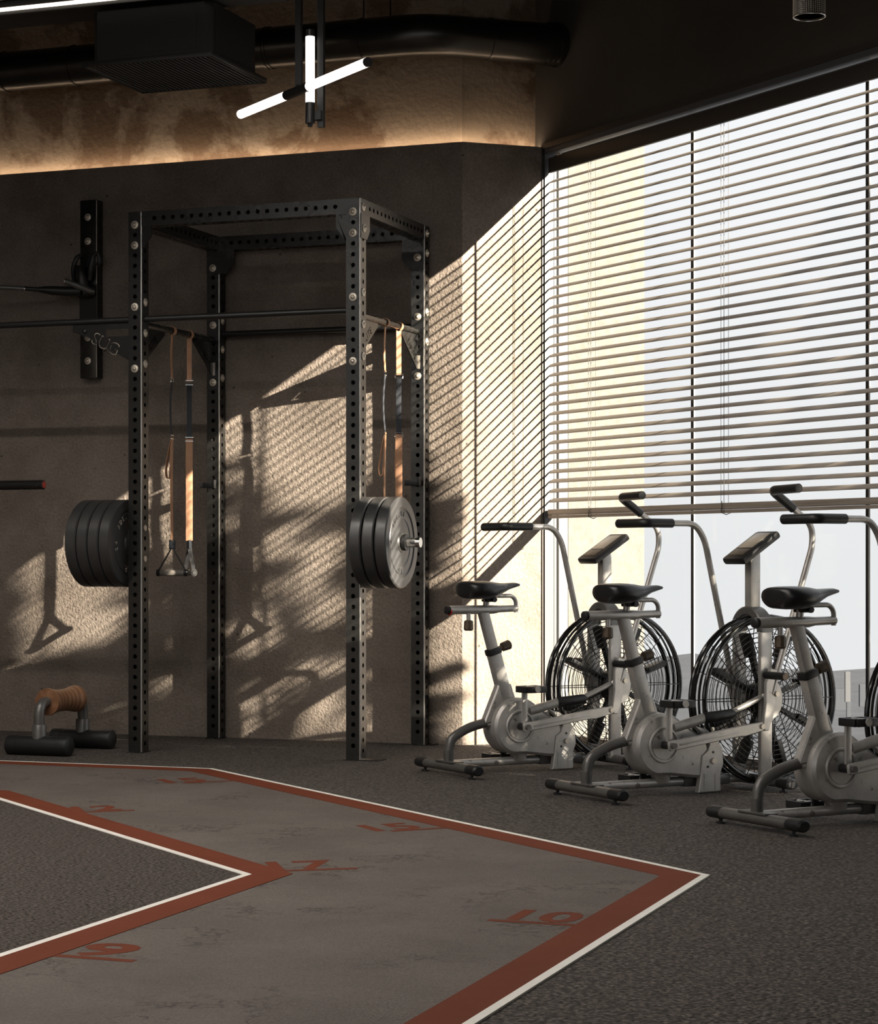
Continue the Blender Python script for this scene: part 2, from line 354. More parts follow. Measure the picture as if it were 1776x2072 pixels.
def link(name, me, parent=None, kind=None, label=None):
    o = bpy.data.objects.new(name, me); COL.objects.link(o); o.parent = parent
    if kind: o['kind'] = kind
    if label: o['label'] = label
    return o
def thing(name, label, cat, loc=(0, 0, 0), rz=0.0, group=None):
    o = bpy.data.objects.new(name, None); o.empty_display_size = 0.1; COL.objects.link(o)
    o.location = loc; o.rotation_euler = (0, 0, rz); tag(o, label, cat, group); return o
def tag(o, label, cat, group=None):
    o['label'] = label; o['category'] = cat
    if group: o['group'] = group
    return o
def copy_tree(o, parent=None):
    c = o.copy(); COL.objects.link(c); c.parent = parent
    for ch in list(o.children): copy_tree(ch, c)
    return c
def instance(me, name, parent, M):
    o = link(name, me, parent); o.matrix_local = M; return o
def text_mesh(s, size, m, extrude=0.001, name='lettering', outline=None, hole=None, bold=0.0):
    """flat lettering as a mesh in its own xy plane; with outline, a plate of that outline with the letters cut out"""
    cu = bpy.data.curves.new('t', 'FONT'); cu.body = s; cu.size = size; cu.align_x = 'CENTER'; cu.align_y = 'CENTER'; cu.extrude = extrude; cu.resolution_u = 3; cu.offset = bold
    o = bpy.data.objects.new('t', cu); COL.objects.link(o); dg = bpy.context.evaluated_depsgraph_get(); dg.update()
    if outline is None:
        me = bpy.data.meshes.new_from_object(o.evaluated_get(dg))
    else:
        c2 = o.to_curve(dg, apply_modifiers=False).copy()
        o.to_curve_clear()
        c2.dimensions = '2D'; c2.fill_mode = 'BOTH'; c2.extrude = extrude; c2.resolution_u = 3
        tr, ang = hole
        Mx = Matrix.Translation((tr[0], tr[1], 0)) @ Matrix.Rotation(ang, 4, 'Z'); c2.transform(Mx)
        for poly in outline:
            sp = c2.splines.new('POLY'); sp.points.add(len(poly) - 1); sp.use_cyclic_u = True
            for q, p in zip(sp.points, poly): q.co = (p[0], p[1], 0, 1)
        o2 = bpy.data.objects.new('t2', c2); COL.objects.link(o2); dg = bpy.context.evaluated_depsgraph_get(); dg.update()
        me = bpy.data.meshes.new_from_object(o2.evaluated_get(dg)); bpy.data.objects.remove(o2)
    bpy.data.objects.remove(o)
    me.name = name; me.materials.clear(); me.materials.append(m); return me
def frame(o, x, y, z):
    """matrix with origin o and axes x, y, z"""
    M = Matrix.Identity(4)
    for i, a in enumerate((x, y, z)):
        for k in range(3): M[k][i] = a[k]
    for k in range(3): M[k][3] = o[k]
    return M
def S(name, mb, m, parent=None, smooth=0, kind='structure'): return mb.build(name, m, parent, smooth, kind if parent is None else None)

# ------------------------------------------------------------------ room: measured plan
YW = 10.52                                            # face of the back wall
COR = Vector((-3.6985, 10.52, 0)); END = Vector((-3.3408, 10.8096, 0))
FD = Vector((math.sin(R_(51)), math.cos(R_(51)), 0)); FN = Vector((FD.y, -FD.x, 0))       # angled wall: along, into the room
WD = Vector((math.sin(R_(50)), -math.cos(R_(50)), 0)); WN = Vector((math.cos(R_(50)), math.sin(R_(50)), 0))  # window wall: along, outward
UP = Vector((0, 0, 1))
def W(u, off, z): return END + WD * u + WN * off + UP * z
M_WIN = frame(END, WD, WN, UP)                        # window wall frame: x along, y outward, z up
LEDGE, CEIL = 3.185, 4.30
WU = 4.45                                             # window width

def poly_slab(name, pts, z0, z1, m, parent=None, kind='structure'):
    b = MB(); n = len(pts); vs = [(p[0], p[1], z0) for p in pts] + [(p[0], p[1], z1) for p in pts]
    fs = [tuple(range(n - 1, -1, -1)), tuple(range(n, 2 * n))] + [(i, (i + 1) % n, n + (i + 1) % n, n + i) for i in range(n)]
    b.add(vs, fs); return S(name, b, m, parent, 0, kind)

ROOM_R = END + WD * 9.0
floor = poly_slab('floor', [(-9.6, -3.2), (ROOM_R.x + .1, -3.2), (ROOM_R.x + .1, ROOM_R.y), (END + WN * .16).to_tuple()[:2] if False else tuple((W(9.0, .16, 0)).to_tuple()[:2]), tuple(W(-.1, .16, 0).to_tuple()[:2]), (-3.75, 10.85), (-9.6, 10.85)], -0.25, 0.0, M_FLOOR)
poly_slab('ceiling', [(-9.6, -3.2), (ROOM_R.x + .4, -3.2), (ROOM_R.x + .4, ROOM_R.y), tuple(W(9.0, .12, 0).to_tuple()[:2]), tuple(W(-.3, .12, 0).to_tuple()[:2]), (-3.75, 11.1), (-9.6, 11.1)], CEIL, CEIL + .25, M_CEIL)

# lower walls: plaster cladding panels in front of the concrete, with the light strip in the gap on top
CL = 0.028; GAP = 0.078
Mb = frame((0, YW, 0), (1, 0, 0), (0, 1, 0), (0, 0, 1))
S('wall_back', MB().add([(-9.6, YW, 0), (COR.x, YW, 0), (COR.x - .014, YW + CL, 0), (-9.6, YW + CL, 0), (-9.6, YW, LEDGE), (COR.x, YW, LEDGE), (COR.x - .014, YW + CL, LEDGE), (-9.6, YW + CL, LEDGE)],
    [(0, 1, 5, 4), (3, 7, 6, 2), (4, 5, 6, 7), (0, 3, 2, 1), (0, 4, 7, 3), (1, 2, 6, 5)]), M_PLASTER)
fa, fb = COR, END; ga, gb = COR - FN * CL + Vector((0.0, 0, 0)), END - FN * CL
ga = Vector((COR.x - .014, YW + CL, 0))
S('wall_angled', MB().add([tuple(p + UP * z) for z in (0, LEDGE) for p in (fa, fb, gb, ga)], [(0, 1, 5, 4), (2, 3, 7, 6), (4, 5, 6, 7), (0, 3, 2, 1), (0, 4, 7, 3), (1, 2, 6, 5)]), M_PLASTER)
# upper concrete wall, set back behind the ledge
c2 = Vector((-3.7262, YW + GAP, 0)); d2 = Vector((-3.4017, 10.8608, 0))
S('wall_back_upper', MB().add([(-9.6, YW + GAP, 2.9), (c2.x, c2.y, 2.9), (c2.x - .1, c2.y + .25, 2.9), (-9.6, YW + GAP + .25, 2.9), (-9.6, YW + GAP, CEIL), (c2.x, c2.y, CEIL), (c2.x - .1, c2.y + .25, CEIL), (-9.6, YW + GAP + .25, CEIL)],
    [(0, 1, 5, 4), (3, 7, 6, 2), (4, 5, 6, 7), (0, 3, 2, 1), (0, 4, 7, 3), (1, 2, 6, 5)]), M_CONC)
S('wall_angled_upper', MB().add([tuple(p + UP * z) for z in (2.9, CEIL) for p in (c2, d2 + FD * .05, d2 + FD * .05 - FN * .25, c2 - FN * .25)], [(0, 1, 5, 4), (2, 3, 7, 6), (4, 5, 6, 7), (0, 3, 2, 1), (0, 4, 7, 3), (1, 2, 6, 5)]), M_CONC)
# backing behind the lower panels
S('wall_back_core', MB().box((-6.68, YW + GAP + .12, 1.45), (5.86, .2, 2.9)), M_ROOM)
S('wall_angled_core', MB().add([tuple(p + UP * z) for z in (0, 2.9) for p in (c2, d2, d2 - FN * .25, c2 - FN * .25)], [(0, 1, 5, 4), (2, 3, 7, 6), (4, 5, 6, 7), (0, 3, 2, 1), (0, 4, 7, 3), (1, 2, 6, 5)]), M_ROOM)
# soffit over the window, pier beyond it, side and rear walls
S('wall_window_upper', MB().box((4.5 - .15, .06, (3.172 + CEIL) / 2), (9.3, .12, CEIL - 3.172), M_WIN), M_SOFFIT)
S('wall_window_pier', MB().box((WU + 2.7, .08, 1.586), (5.4, .16, 3.172), M_WIN), M_ROOM)
S('wall_right', MB().box((ROOM_R.x + .1, (ROOM_R.y - 3.2) / 2, CEIL / 2), (.2, ROOM_R.y + 3.2, CEIL)), M_ROOM)
S('wall_left', MB().box((-9.7, 3.8, CEIL / 2), (.2, 14.2, CEIL)), M_ROOM)
rw = MB()
rw.box((-3.0, -3.3, .35), (13.2, .2, .7)); S('wall_rear_sill', rw, M_ROOM)
S('wall_rear_header', MB().box((-3.0, -3.3, 3.9), (13.2, .2, .8)), M_ROOM)
for i, x in enumerate((-9.4, -5.2, -1.0, 3.3)):
    S('wall_rear_pier_%d' % (i + 1), MB().box((x, -3.3, 2.1), (.5, .2, 2.8)), M_ROOM)

# ------------------------------------------------------------------ window
win = link('window_1', MB().box((WU / 2, .110, .022), (WU + .03, .05, .045), M_WIN).mesh('window_1', M_BRONZE, 0), None, 'structure')
win['label'] = 'tall glazed window wall with thin mullions behind the wooden blind'
def wpart(name, c, s, m, ch=0.0, lab=None):
    return MB().box(c, s, M_WIN, ch).build(name, m, win, 0 if not ch else 35, None, lab)
wpart('jamb_reveal', (.006, .028, 1.6), (.02, .056, 3.14), M_REVEAL)
wpart('jamb_frame', (-.010, .063, 1.6), (.022, .012, 3.14), M_GASKET)
wpart('jamb_frame', (-.014, .080, 1.6), (.020, .020, 3.14), M_REVEAL)
wpart('jamb_frame', (-.012, .094, 1.6), (.022, .012, 3.14), M_GASKET)
wpart('jamb_frame', (-.014, .131, 1.6), (.022, .060, 3.14), M_REVEAL)
wpart('jamb_frame', (WU - .01, .06, 1.6), (.05, .12, 3.14), M_BRONZE)
wpart('head_reveal', (WU / 2, .03, 3.158), (WU + .03, .06, .028), M_REVEAL)
wpart('head_frame', (WU / 2, .105, 3.155), (WU + .03, .04, .03), M_MULL)
for u in (1.188, 2.453, 3.718):
    wpart('mullion', (u, .098, 1.58), (.012, .008, 3.08), M_BLACK); wpart('mullion', (u + .011, .099, 1.58), (.009, .006, 3.08), M_MULL)
for a, b in ((.0, 1.182), (1.206, 2.447), (2.471, 3.71), (3.73, 4.41)):
    wpart('pane', ((a + b) / 2, .105, 1.56), (b - a, .006, 3.03), M_GLASS)
S('trim_1', MB().box((-.001, -.004, 1.59), (.014, .012, 3.18), M_WIN), M_BRONZE)
S('trim_2', MB().box((4.4, -.003, 3.186), (8.8, .010, .028), M_WIN), M_BRONZE)
# unseen rear windows, added to let sky light in as fill
for i, (a, b) in enumerate(((-9.15, -5.45), (-4.95, -1.25), (-.75, 3.05))):
    S('window_%d' % (i + 2), MB().box(((a + b) / 2, -3.3, 2.1), (b - a, .008, 2.8)), M_GLASS)

# blind
bl = thing('venetian_blind', 'half-lowered wooden venetian blind hanging in front of the window', 'blind', tuple(W(0, 0, 0)), R_(-40))
BL0, BL1 = .030, WU - .05; BC = (BL0 + BL1) / 2; BLL = BL1 - BL0
MB().box((BC, .020, 3.082), (BLL, .018, .080), None, .004).build('valance', M_BRONZE, bl)
MB().box((BC, .045, 3.10), (BLL - .02, .030, .040)).build('head_rail', M_BRONZE, bl, 0)
NS = 34; PITCH = .0516; Z0 = 2.998
sec = []
for k in range(7):
    t = -1 + 2 * k / 6; sec.append((t * .0185, .0010 * (1 - t * t)))
slat = MB(); prof = [(y, z + .0013) for y, z in sec] + [(y, z - .0013) for y, z in reversed(sec)]
slat.loft([[(x, y, z) for y, z in prof] for x in (-BLL / 2, BLL / 2)])
slat_me = slat.mesh('slat', M_SLAT, 50)
for k in range(NS):
    o = link('slat', slat_me, bl)
    o.location = (BC + random.uniform(-.001, .001), .030, Z0 - PITCH * k); o.rotation_euler = (R_(35 + random.uniform(-1.0, 1.0)), 0, 0)
ZB = Z0 - PITCH * NS
MB().box((BC, .030, 1.232), (BLL + .004, .046, .030), None, .007).build('bottom_rail', M_SLAT, bl)
MB().box((BC, .030, 1.207), (BLL + .004, .040, .016), None, .005).build('bottom_rail', M_SLAT, bl)
for u in (.43, 1.545, 2.66):
    for dy in (-.022, .022):
        MB().cyl((u - .012, .030 + dy, 3.05), (u - .012, .030 + dy, 1.20), .0011, 6).build('ladder_cord', M_CORD, bl)
    MB().cyl((u + .010, .008, 3.05), (u + .010, .008, 1.20), .0014, 6).build('lift_cord', M_CORD, bl)
    MB().tube([(u, .004, 1.255), (u, .002, 1.20), (u, .03, 1.192), (u, .056, 1.20), (u, .056, 1.25)], .0022, 6).build('rail_tie', M_CORD, bl)
MB().cyl((.12, .012, 3.128), (.15, .012, 3.128), .006, 8).build('bracket_screw', M_STEEL, bl)

# ------------------------------------------------------------------ outside
S('wall_outer_return', MB().box((-.30, .41, -10), (.6, .50, 30), M_WIN), M_CREAM)
def hills():
    b = MB(); nx, ny = 90, 16; c = Vector((0, 0, 0))
    vs = []; fs = []
    rnd = random.Random(3)
    ph = [rnd.uniform(0, 6) for _ in range(8)]
    for j in range(ny):
        d = 500 + 130 * j
        for i in range(nx):
            a = R_(-30 + 80 * i / (nx - 1)) - R_(20)
            x, y = d * math.sin(a), d * math.cos(a)
            top = -.0490 * 2450
            q = j / (ny - 1)
            z = -150 + (150 - 118) * (q ** 1.4)
            ridge = 6 * math.sin(a * 23 + ph[0]) + 4 * math.sin(a * 61 + ph[1]) + 2.2 * math.sin(a * 143 + ph[2]) + 1.3 * math.sin(a * 310 + ph[3])
            z += ridge * q + 4 * math.sin(x * .02 + ph[4]) * math.sin(y * .017 + ph[5])
            vs.append((x, y, z))
    for j in range(ny - 1):
        for i in range(nx - 1): fs.append((j * nx + i, j * nx + i + 1, (j + 1) * nx + i + 1, (j + 1) * nx + i))
    b.add(vs, fs); return b
hl = hills().build('hill', M_HILL, None, 60, 'structure')
hl['label'] = 'hazy blue-grey hillside far below, seen through the window'

# ------------------------------------------------------------------ painted training track on the floor
def offset_poly(pts, d):
    """open polyline moved sideways by d (to its right)"""
    out = []
    for i, p in enumerate(pts):
        p = Vector(p); ns = []
        if i > 0: t = (p - Vector(pts[i - 1])).normalized(); ns.append(Vector((t.y, -t.x)))
        if i < len(pts) - 1: t = (Vector(pts[i + 1]) - p).normalized(); ns.append(Vector((t.y, -t.x)))
        m = sum(ns, Vector((0, 0))).normalized(); out.append(p + m * (d / m.dot(ns[0])))
    return out
OUT = [(-9.3, 8.905), (-4.364, 8.905), (-1.447, 6.423), (-1.447, -1.5)]
INN = [(-9.3, 7.615), (-4.806, 7.615), (-2.808, 5.940), (-2.808, -1.5)]
def band(name, line, d0, d1, z0, z1, m, parent):
    a, b = offset_poly(line, d0), offset_poly(line, d1); n = len(a)
    vs = [(p.x, p.y, z) for z in (z0, z1) for q in (a, b) for p in q]; fs = []
    for i in range(n - 1):
        fs += [(2 * n + i, 2 * n + i + 1, 3 * n + i + 1, 3 * n + i), (i, n + i, n + i + 1, i + 1), (i, i + 1, 2 * n + i + 1, 2 * n + i), (n + i, 3 * n + i, 3 * n + i + 1, n + i + 1)]
    return MB().add(vs, fs).build(name, m, parent, 0)
trk = band('floor_track', OUT, .10, 1.30, -.01, .004, M_TRACK, None); trk['kind'] = 'structure'
trk['label'] = 'smooth grey angled training lane with rust borders and painted numbers'
oo = [tuple(p) for p in offset_poly(OUT, .02)] + [tuple(p) for p in reversed(offset_poly(INN, -.02))]
me = trk.data
bmx = bmesh.new(); vsx = [bmx.verts.new((p[0], p[1], z)) for z in (-.01, .004) for p in oo]; n_ = len(oo)
for i in range(3):
    a, b, c, d = i, i + 1, n_ - 2 - i, n_ - 1 - i
    bmx.faces.new((vsx[n_ + a], vsx[n_ + d], vsx[n_ + c], vsx[n_ + b]))
for f in bmx.faces:
    f.normal_update()
    if f.normal.z < 0: f.normal_flip()
bmx.to_mesh(me); bmx.free()
band('white_line', OUT, .0, .025, -.01, .0055, M_WHITE, trk)
band('rust_border', OUT, .025, .140, -.01, .0055, M_RUST, trk)
band('rust_border', INN, -.140, -.025, -.01, .0055, M_RUST, trk)
band('white_line', INN, -.025, .0, -.01, .0055, M_WHITE, trk)
fm = offset_poly(INN, 0.0)
kn = poly_slab('floor_carpet', [(p.x, p.y) for p in fm] + [(-9.3, -1.5)], -.01, .003, M_KNIT)
kn['label'] = 'dark knitted carpet inside the painted lane'
def marking(s, x, y, ang, length=.25, tx=.10, size=.235, flip=1, xscale=1.0, start=0):
    M = frame((x, y, .0040), (math.cos(ang), math.sin(ang), 0), (-math.sin(ang), math.cos(ang), 0), (0, 0, 1))
    MB().box((length / 2, .014, .0004), (length, .028, .0010), M).build('number_line', M_RUST, trk, 0)
    me = text_mesh(s, size, M_RUST, .0003, 'floor_number', bold=.007); o = link('floor_number', me, trk)
    o.matrix_local = M @ Matrix.Translation((tx, .115, .0004)) @ Matrix.Diagonal((xscale, 1, 1, 1))
    o['label'] = 'rust-painted floor number %s' % s
marking('10', -1.83, 5.405, 0, .25, .115, .23)
marking('9', -2.70, 4.555, 0, .25, .115, .23, xscale=1.35)
marking('17', -2.735, 6.03, R_(33), .26, .075, .25)
marking('15', -2.745, 7.06, R_(46), .26, .03, .25)
marking('12', -4.11, 7.15, R_(39), .25, .10, .22)
marking('15', -4.19, 8.27, R_(46), .25, .02, .24)

# ------------------------------------------------------------------ power rack
PW = .075
RX0, RX1, RY0, RY1, RH = -5.110, -3.916, 9.573, 10.468, 2.742
rack = thing('power_rack', 'tall black perforated steel power rack bolted together against the plaster wall', 'rack', (0, 0, 0))
def holed_tube(L, pitch=.0521, hr=.0115, wd=PW, start=.05, faces=(0, 1, 2, 3), seg=10, wall=.004, start_x=None):
    """square tube along +z with a row of round holes in each listed face"""
    b = MB(); h = wd / 2
    for fi in range(4):
        st = start_x if (start_x is not None and fi % 2 == 0) else start
        n = int((L - st - .03) / pitch) + 1; zs = [st + pitch * i for i in range(n)]
        Rm = Matrix.Rotation(fi * math.pi / 2, 4, 'Z')
        if fi not in faces:
            b.add([(h, -h, 0), (h, h, 0), (h, h, L), (h, -h, L)], [(0, 1, 2, 3)], Rm); continue
        cuts = [0.0] + [(zs[i] + zs[i + 1]) / 2 for i in range(n - 1)] + [L]
        for i, zc in enumerate(zs):
            a, c = cuts[i], cuts[i + 1]; vs = []; fs = []
            ang = [2 * math.pi * k / seg + math.pi / seg for k in range(seg)]
            for t in ang: vs.append((h, hr * math.cos(t), zc + hr * math.sin(t)))
            for t in ang:
                cx, cz = math.cos(t), math.sin(t); s = 1e9
                if abs(cx) > 1e-6: s = min(s, h / abs(cx))
                if cz > 1e-6: s = min(s, (c - zc) / cz)
                if cz < -1e-6: s = min(s, (zc - a) / -cz)
                vs.append((h, cx * s, zc + cz * s))
            for t in ang: vs.append((h - wall, hr * math.cos(t), zc + hr * math.sin(t)))
            corners = {}
            for k, (yy, zz) in enumerate(((h, c), (-h, c), (-h, a), (h, a))): corners[k] = len(vs); vs.append((h, yy, zz))
            def side(p):
                if abs(p[1] - h) < 1e-6: return 3
                if abs(p[1] + h) < 1e-6: return 1
                return 0 if abs(p[2] - c) < 1e-6 else 2
            for k in range(seg):
                q = (k + 1) % seg; o1, o2 = seg + k, seg + q; s1, s2 = side(vs[o1]), side(vs[o2])
                if s1 == s2: fs.append((k, o1, o2, q))
                else:
                    cid = {frozenset((3, 0)): 0, frozenset((0, 1)): 1, frozenset((1, 2)): 2, frozenset((2, 3)): 3}.get(frozenset((s1, s2)))
                    if cid is not None: fs.append((k, o1, corners[cid], o2, q))
                    else:
                        mid = {(1): (1, 2), (3): (3, 0), 0: (0, 1), 2: (2, 3)}
                        fs.append((k, o1, o2, q))
                fs.append((k, q, 2 * seg + q, 2 * seg + k))
            b.add(vs, fs, Rm)
    b.add([(-h, -h, L), (h, -h, L), (h, h, L), (-h, h, L)], [(0, 1, 2, 3)])
    b.add([(-h, -h, 0), (h, -h, 0), (h, h, 0), (-h, h, 0)], [(3, 2, 1, 0)])
    return b
def flat_mesh(b, name, m):
    me = bpy.data.meshes.new(name); me.from_pydata(b.v, [], b.f); me.validate(); me.materials.append(m); me.update(); return me
post_me = flat_mesh(holed_tube(RH - .003, start=.0684, start_x=.0423), 'post', M_RACK)
for (x, y) in ((RX0, RY0), (RX1, RY0), (RX0, RY1), (RX1, RY1), (-6.95, RY0), (-6.95, RY1)):
    link('post', post_me, rack).location = (x, y, .003)
for (x, y) in ((RX0, RY0), (RX1, RY0), (RX0, RY1), (RX1, RY1)):
    MB().box((x + (.045 if x == RX1 else 0), y - .0, .0025), (.19 if x == RX1 and y == RY0 else .09, .088, .004)).build('foot_plate', M_RACK, rack, 0)
bx = flat_mesh(holed_tube(RX1 - RX0 - PW, start=.072), 'beam', M_RACK); by = flat_mesh(holed_tube(RY1 - RY0 - PW, start=.05), 'beam', M_RACK)
for y in (RY0, RY1): instance(bx, 'beam', rack, Matrix.Translation((RX0 + PW / 2, y, RH - PW / 2)) @ Matrix.Rotation(R_(90), 4, 'Y'))
for x in (RX0, RX1): instance(by, 'beam', rack, Matrix.Translation((x, RY0 + PW / 2, RH - PW / 2)) @ Matrix.Rotation(R_(-90), 4, 'X'))
edge_me = MB().cyl((0, 0, 0), (0, 0, RH - .006), .0042, 14).mesh('edge_strip', M_EDGE, 60)  # thin bright line drawn as the highlight on each front post edge
for (x, y) in ((RX0, RY0), (RX1, RY0), (RX0, RY1), (RX1, RY1)):
    link('edge_strip', edge_me, rack).location = (x + PW / 2 - .0034, y - PW / 2 + .0034, .004)
for x, z0, z1 in ((RX0, 2.10, 2.33), (RX0, 2.66, 2.70)):
    MB().box((x + PW / 2 + .001, RY0, (z0 + z1) / 2), (.003, PW - .006, z1 - z0)).build('clamp_sleeve', M_BLACK, rack, 0)
MB().box((RX0 + PW / 2 + .001, RY1, 2.20), (.003, PW - .006, .24)).build('clamp_sleeve', M_BLACK, rack, 0)
for x in (RX0, RX1):
    MB().box((x, RY1 - PW / 2 - .001, 2.235), (PW - .008, .003, .12)).build('clamp_sleeve', M_BLACK, rack, 0)
    MB().box((x, RY1 - PW / 2 - .001, 1.955), (PW - .008, .003, .085)).build('clamp_sleeve', M_BLACK, rack, 0)
# bolts
bo = MB(); bo.lathe([(.0001, .0125), (.005, .0120), (.0085, .0095), (.0100, .0062), (.0115, .0052), (.0190, .0046), (.0205, .0030), (.0205, 0)], 24)
bolt_me = bo.mesh('bolt', M_STEEL, 40)
def bolt(p, d, parent=rack):
    d = Vector(d); o = link('bolt', bolt_me, parent); o.matrix_local = Matrix.Translation(p) @ d.to_track_quat('Z', 'Y').to_matrix().to_4x4()
    return o
h = PW / 2
for x in (RX0, RX1):
    for z in (2.676, 2.572, 2.2596, 1.947): bolt((x, RY0 - h, z), (0, -1, 0))
    for z in (2.572, 2.2596, 1.947): bolt((x, RY1 - h - (.004 if z > 2.5 else .0), z), (0, -1, 0))
for z in (2.7026, 2.5984, 2.2858, 2.1295, 1.9732): bolt((RX1 + h + (.004 if z < 2.65 and z > 2.5 else 0), RY0, z), (1, 0, 0))
for z in (2.7026, 2.5984, 2.2858, 2.1295): bolt((RX1 + h, RY1, z), (1, 0, 0))
for z in (2.2858, 2.1295, 1.9732): bolt((RX0 + h, RY0, z), (1, 0, 0))
for z in (2.5984, 2.2858, 2.1295, 1.9732): bolt((RX0 + h, RY1, z), (1, 0, 0))
for z in (1.1396, .9833):
    MB().cyl((RX0 + h, RY0, z), (RX0 + h + .003, RY0, z), .015, 20).build('bolt_cap', M_STEEL, rack)
# corner gusset plates (flat plates with a clipped lower corner)
def gusset(p, ex, ez, w_, h_, clip, t=.005):
    pl = [(0, 0), (w_, 0), (w_, -h_ + clip), (w_ - clip * .8, -h_), (0, -h_)]
    ex = Vector(ex); n = ex.cross(Vector((0, 0, 1)))
    M = frame(p, ex, n, (0, 0, 1)); b = MB(); b.prism(pl, -t / 2, t / 2, .001, M); return b.build('gusset', M_RACK, rack, 0)
gy = RY0 - h - .0025
gusset((RX0 + h, RY0 - h + .004, RH - PW), (1, 0, 0), None, .055, .11, .055)
gusset((RX1 - h, RY0 - h + .004, RH - PW), (-1, 0, 0), None, .055, .14, .075)
gusset((RX1 + h + .0025, RY0 - h, RH - PW + .0), (0, 1, 0), None, .115, .12, .045)
gusset((RX0 - h, RY1 - h - .0025, RH - PW), (1, 0, 0), None, .085, .13, .02)
gusset((RX0 + h + .0026, RY1 + h, RH - PW), (0, -1, 0), None, .06, .13, .02)
gusset((RX0 + h - .02, RY1 - h - .0032, RH - PW), (1, 0, 0), None, .11, .13, .055)
gusset((RX1 + h - .002, RY1 - h - .0025, RH - PW), (-1, 0, 0), None, .125, .16, .06)
# bars
def bar(a, b, r, m=M_RACK, seg=18, name='bar'): return MB().cyl(a, b, r, seg).build(name, m, rack)
bar((-6.95 + h, RY0, 2.200), (RX0 - h, RY0, 2.200), .0165, M_BLACK, name='pull_up_bar')
bar((RX0 + h, RY0, 2.200), (RX1 - h, RY0, 2.200), .0165, M_BLACK, name='pull_up_bar')
bar((RX0 + h, RY1, 2.213), (RX1 - h, RY1, 2.213), .0165, M_BLACK, name='pull_up_bar')
for x in (RX0, RX1): bar((x, RY0 + h, 2.180), (x, RY1 - h - .001, 2.180), .0168, name='side_bar')
# side bar brackets, triangular plates with cut-out lettering. plane: x -> world y, y -> world z
def bracket(s, outline, size, tr, ang, x, mirror=False):
    me = text_mesh(s, size, M_RACK, .0028, 'bracket_plate', outline, (tr, ang)); o = link('bracket_plate', me, rack)
    o.matrix_local = frame((x, 0, 0), (0, 1, 0), (0, 0, 1), (1, 0, 0)); o['label'] = 'triangular black bracket plate with cut-out letters'
    return o
for x, sa, sb in ((RX1, 'ELITE', 'LEARWS'), (RX0, 'ELITE', 'LEARWS')):
    ya, yb = RY0 + h, RY1 - h
    bracket(sa, [[(ya, 2.166), (ya + .245, 2.166), (ya + .250, 2.150), (ya + .02, 1.985), (ya, 1.985)]], .052, (ya + .108, 2.088), R_(35.6), x)
    bracket(sb, [[(yb, 2.166), (yb - .245, 2.166), (yb - .250, 2.150), (yb - .02, 1.985), (yb, 1.985)], [(yb - .012, 2.135), (yb - .060, 2.135), (yb - .012, 2.100)]], .044, (yb - .108, 2.086), R_(-35.6), x)
MB().box((RX1 + .003, RY1 - h - .004, 2.02), (.020, .006, .07)).build('bracket_tab', M_STEEL, rack, 0)
MB().box((RX0 + .003, RY1 - h - .004, 2.02), (.020, .006, .07)).build('bracket_tab', M_STEEL, rack, 0)
# left gusset with slot under the long bar
ox = RX0 - h
pl = [(ox, 2.184), (ox - .340, 2.184), (ox - .340, 2.148), (ox - .255, 2.120), (ox - .02, 1.995), (ox, 1.985)]
slot = [(ox - .135 + .018 * math.cos(a), 2.137 + .018 * math.sin(a)) for a in [R_(90 + 18 * k) for k in range(11)]] + [(ox - .03 + .018 * math.cos(a), 2.137 + .018 * math.sin(a)) for a in [R_(-90 + 18 * k) for k in range(11)]]
gm = text_mesh('.', .004, M_RACK, .0028, 'bracket_plate', [pl, slot], ((ox - .30, 2.16), 0))
go = link('bracket_plate', gm, rack); go.matrix_local = frame((0, RY0, 0), (1, 0, 0), (0, 0, 1), (0, -1, 0)); go['label'] = 'wide triangular bracket plate with slot and engraved SUG letters'
for dz, mm, ex in ((.0034, M_STEEL, .0004), (.0040, M_RACK, .0004)):
    tm = text_mesh('SUG', .088, mm, ex, 'lettering')
    if mm is M_RACK:
        for vtx in tm.vertices: vtx.co.x *= .965; vtx.co.y *= .90
    to = link('lettering', tm, go); to.matrix_local = Matrix.Translation((ox - .150, 2.079, dz)) @ Matrix.Rotation(R_(-27), 4, 'Z')
MB().lathe([(.011, 0), (.011, .006), (.006, .010), (.0001, .011)], 14).build('bolt_cap', M_BLACK, rack).matrix_local = Matrix.Translation((ox - .270, RY0 - .004, 2.150)) @ Matrix.Rotation(R_(90), 4, 'X')
# hooks on the rear posts
for x in (RX0, RX1):
    MB().box((x - .015, RY1 - h - .035, 1.383), (.085, .026, .030), None, .004).build('hook', M_RUBBER, rack)
    MB().box((x + .024, RY1 - h - .040, 1.390), (.010, .040, .045), None, .003).build('hook_lip', M_RUBBER, rack)
# storage pegs for the plates
PZ = 1.062
def peg(x, d):
    p = MB(); p.cyl((x, RY0, PZ), (x + d * .30, RY0, PZ), .0245, 20)
    p.build('plate_peg', M_CHROME if d > 0 else M_BLACK, rack)
    MB().box((x + d * .006, RY0, PZ), (.010, .074, .12), None, .002).build('peg_flange', M_RACK, rack)
peg(RX1 + h, 1); peg(RX0 - h, -1)

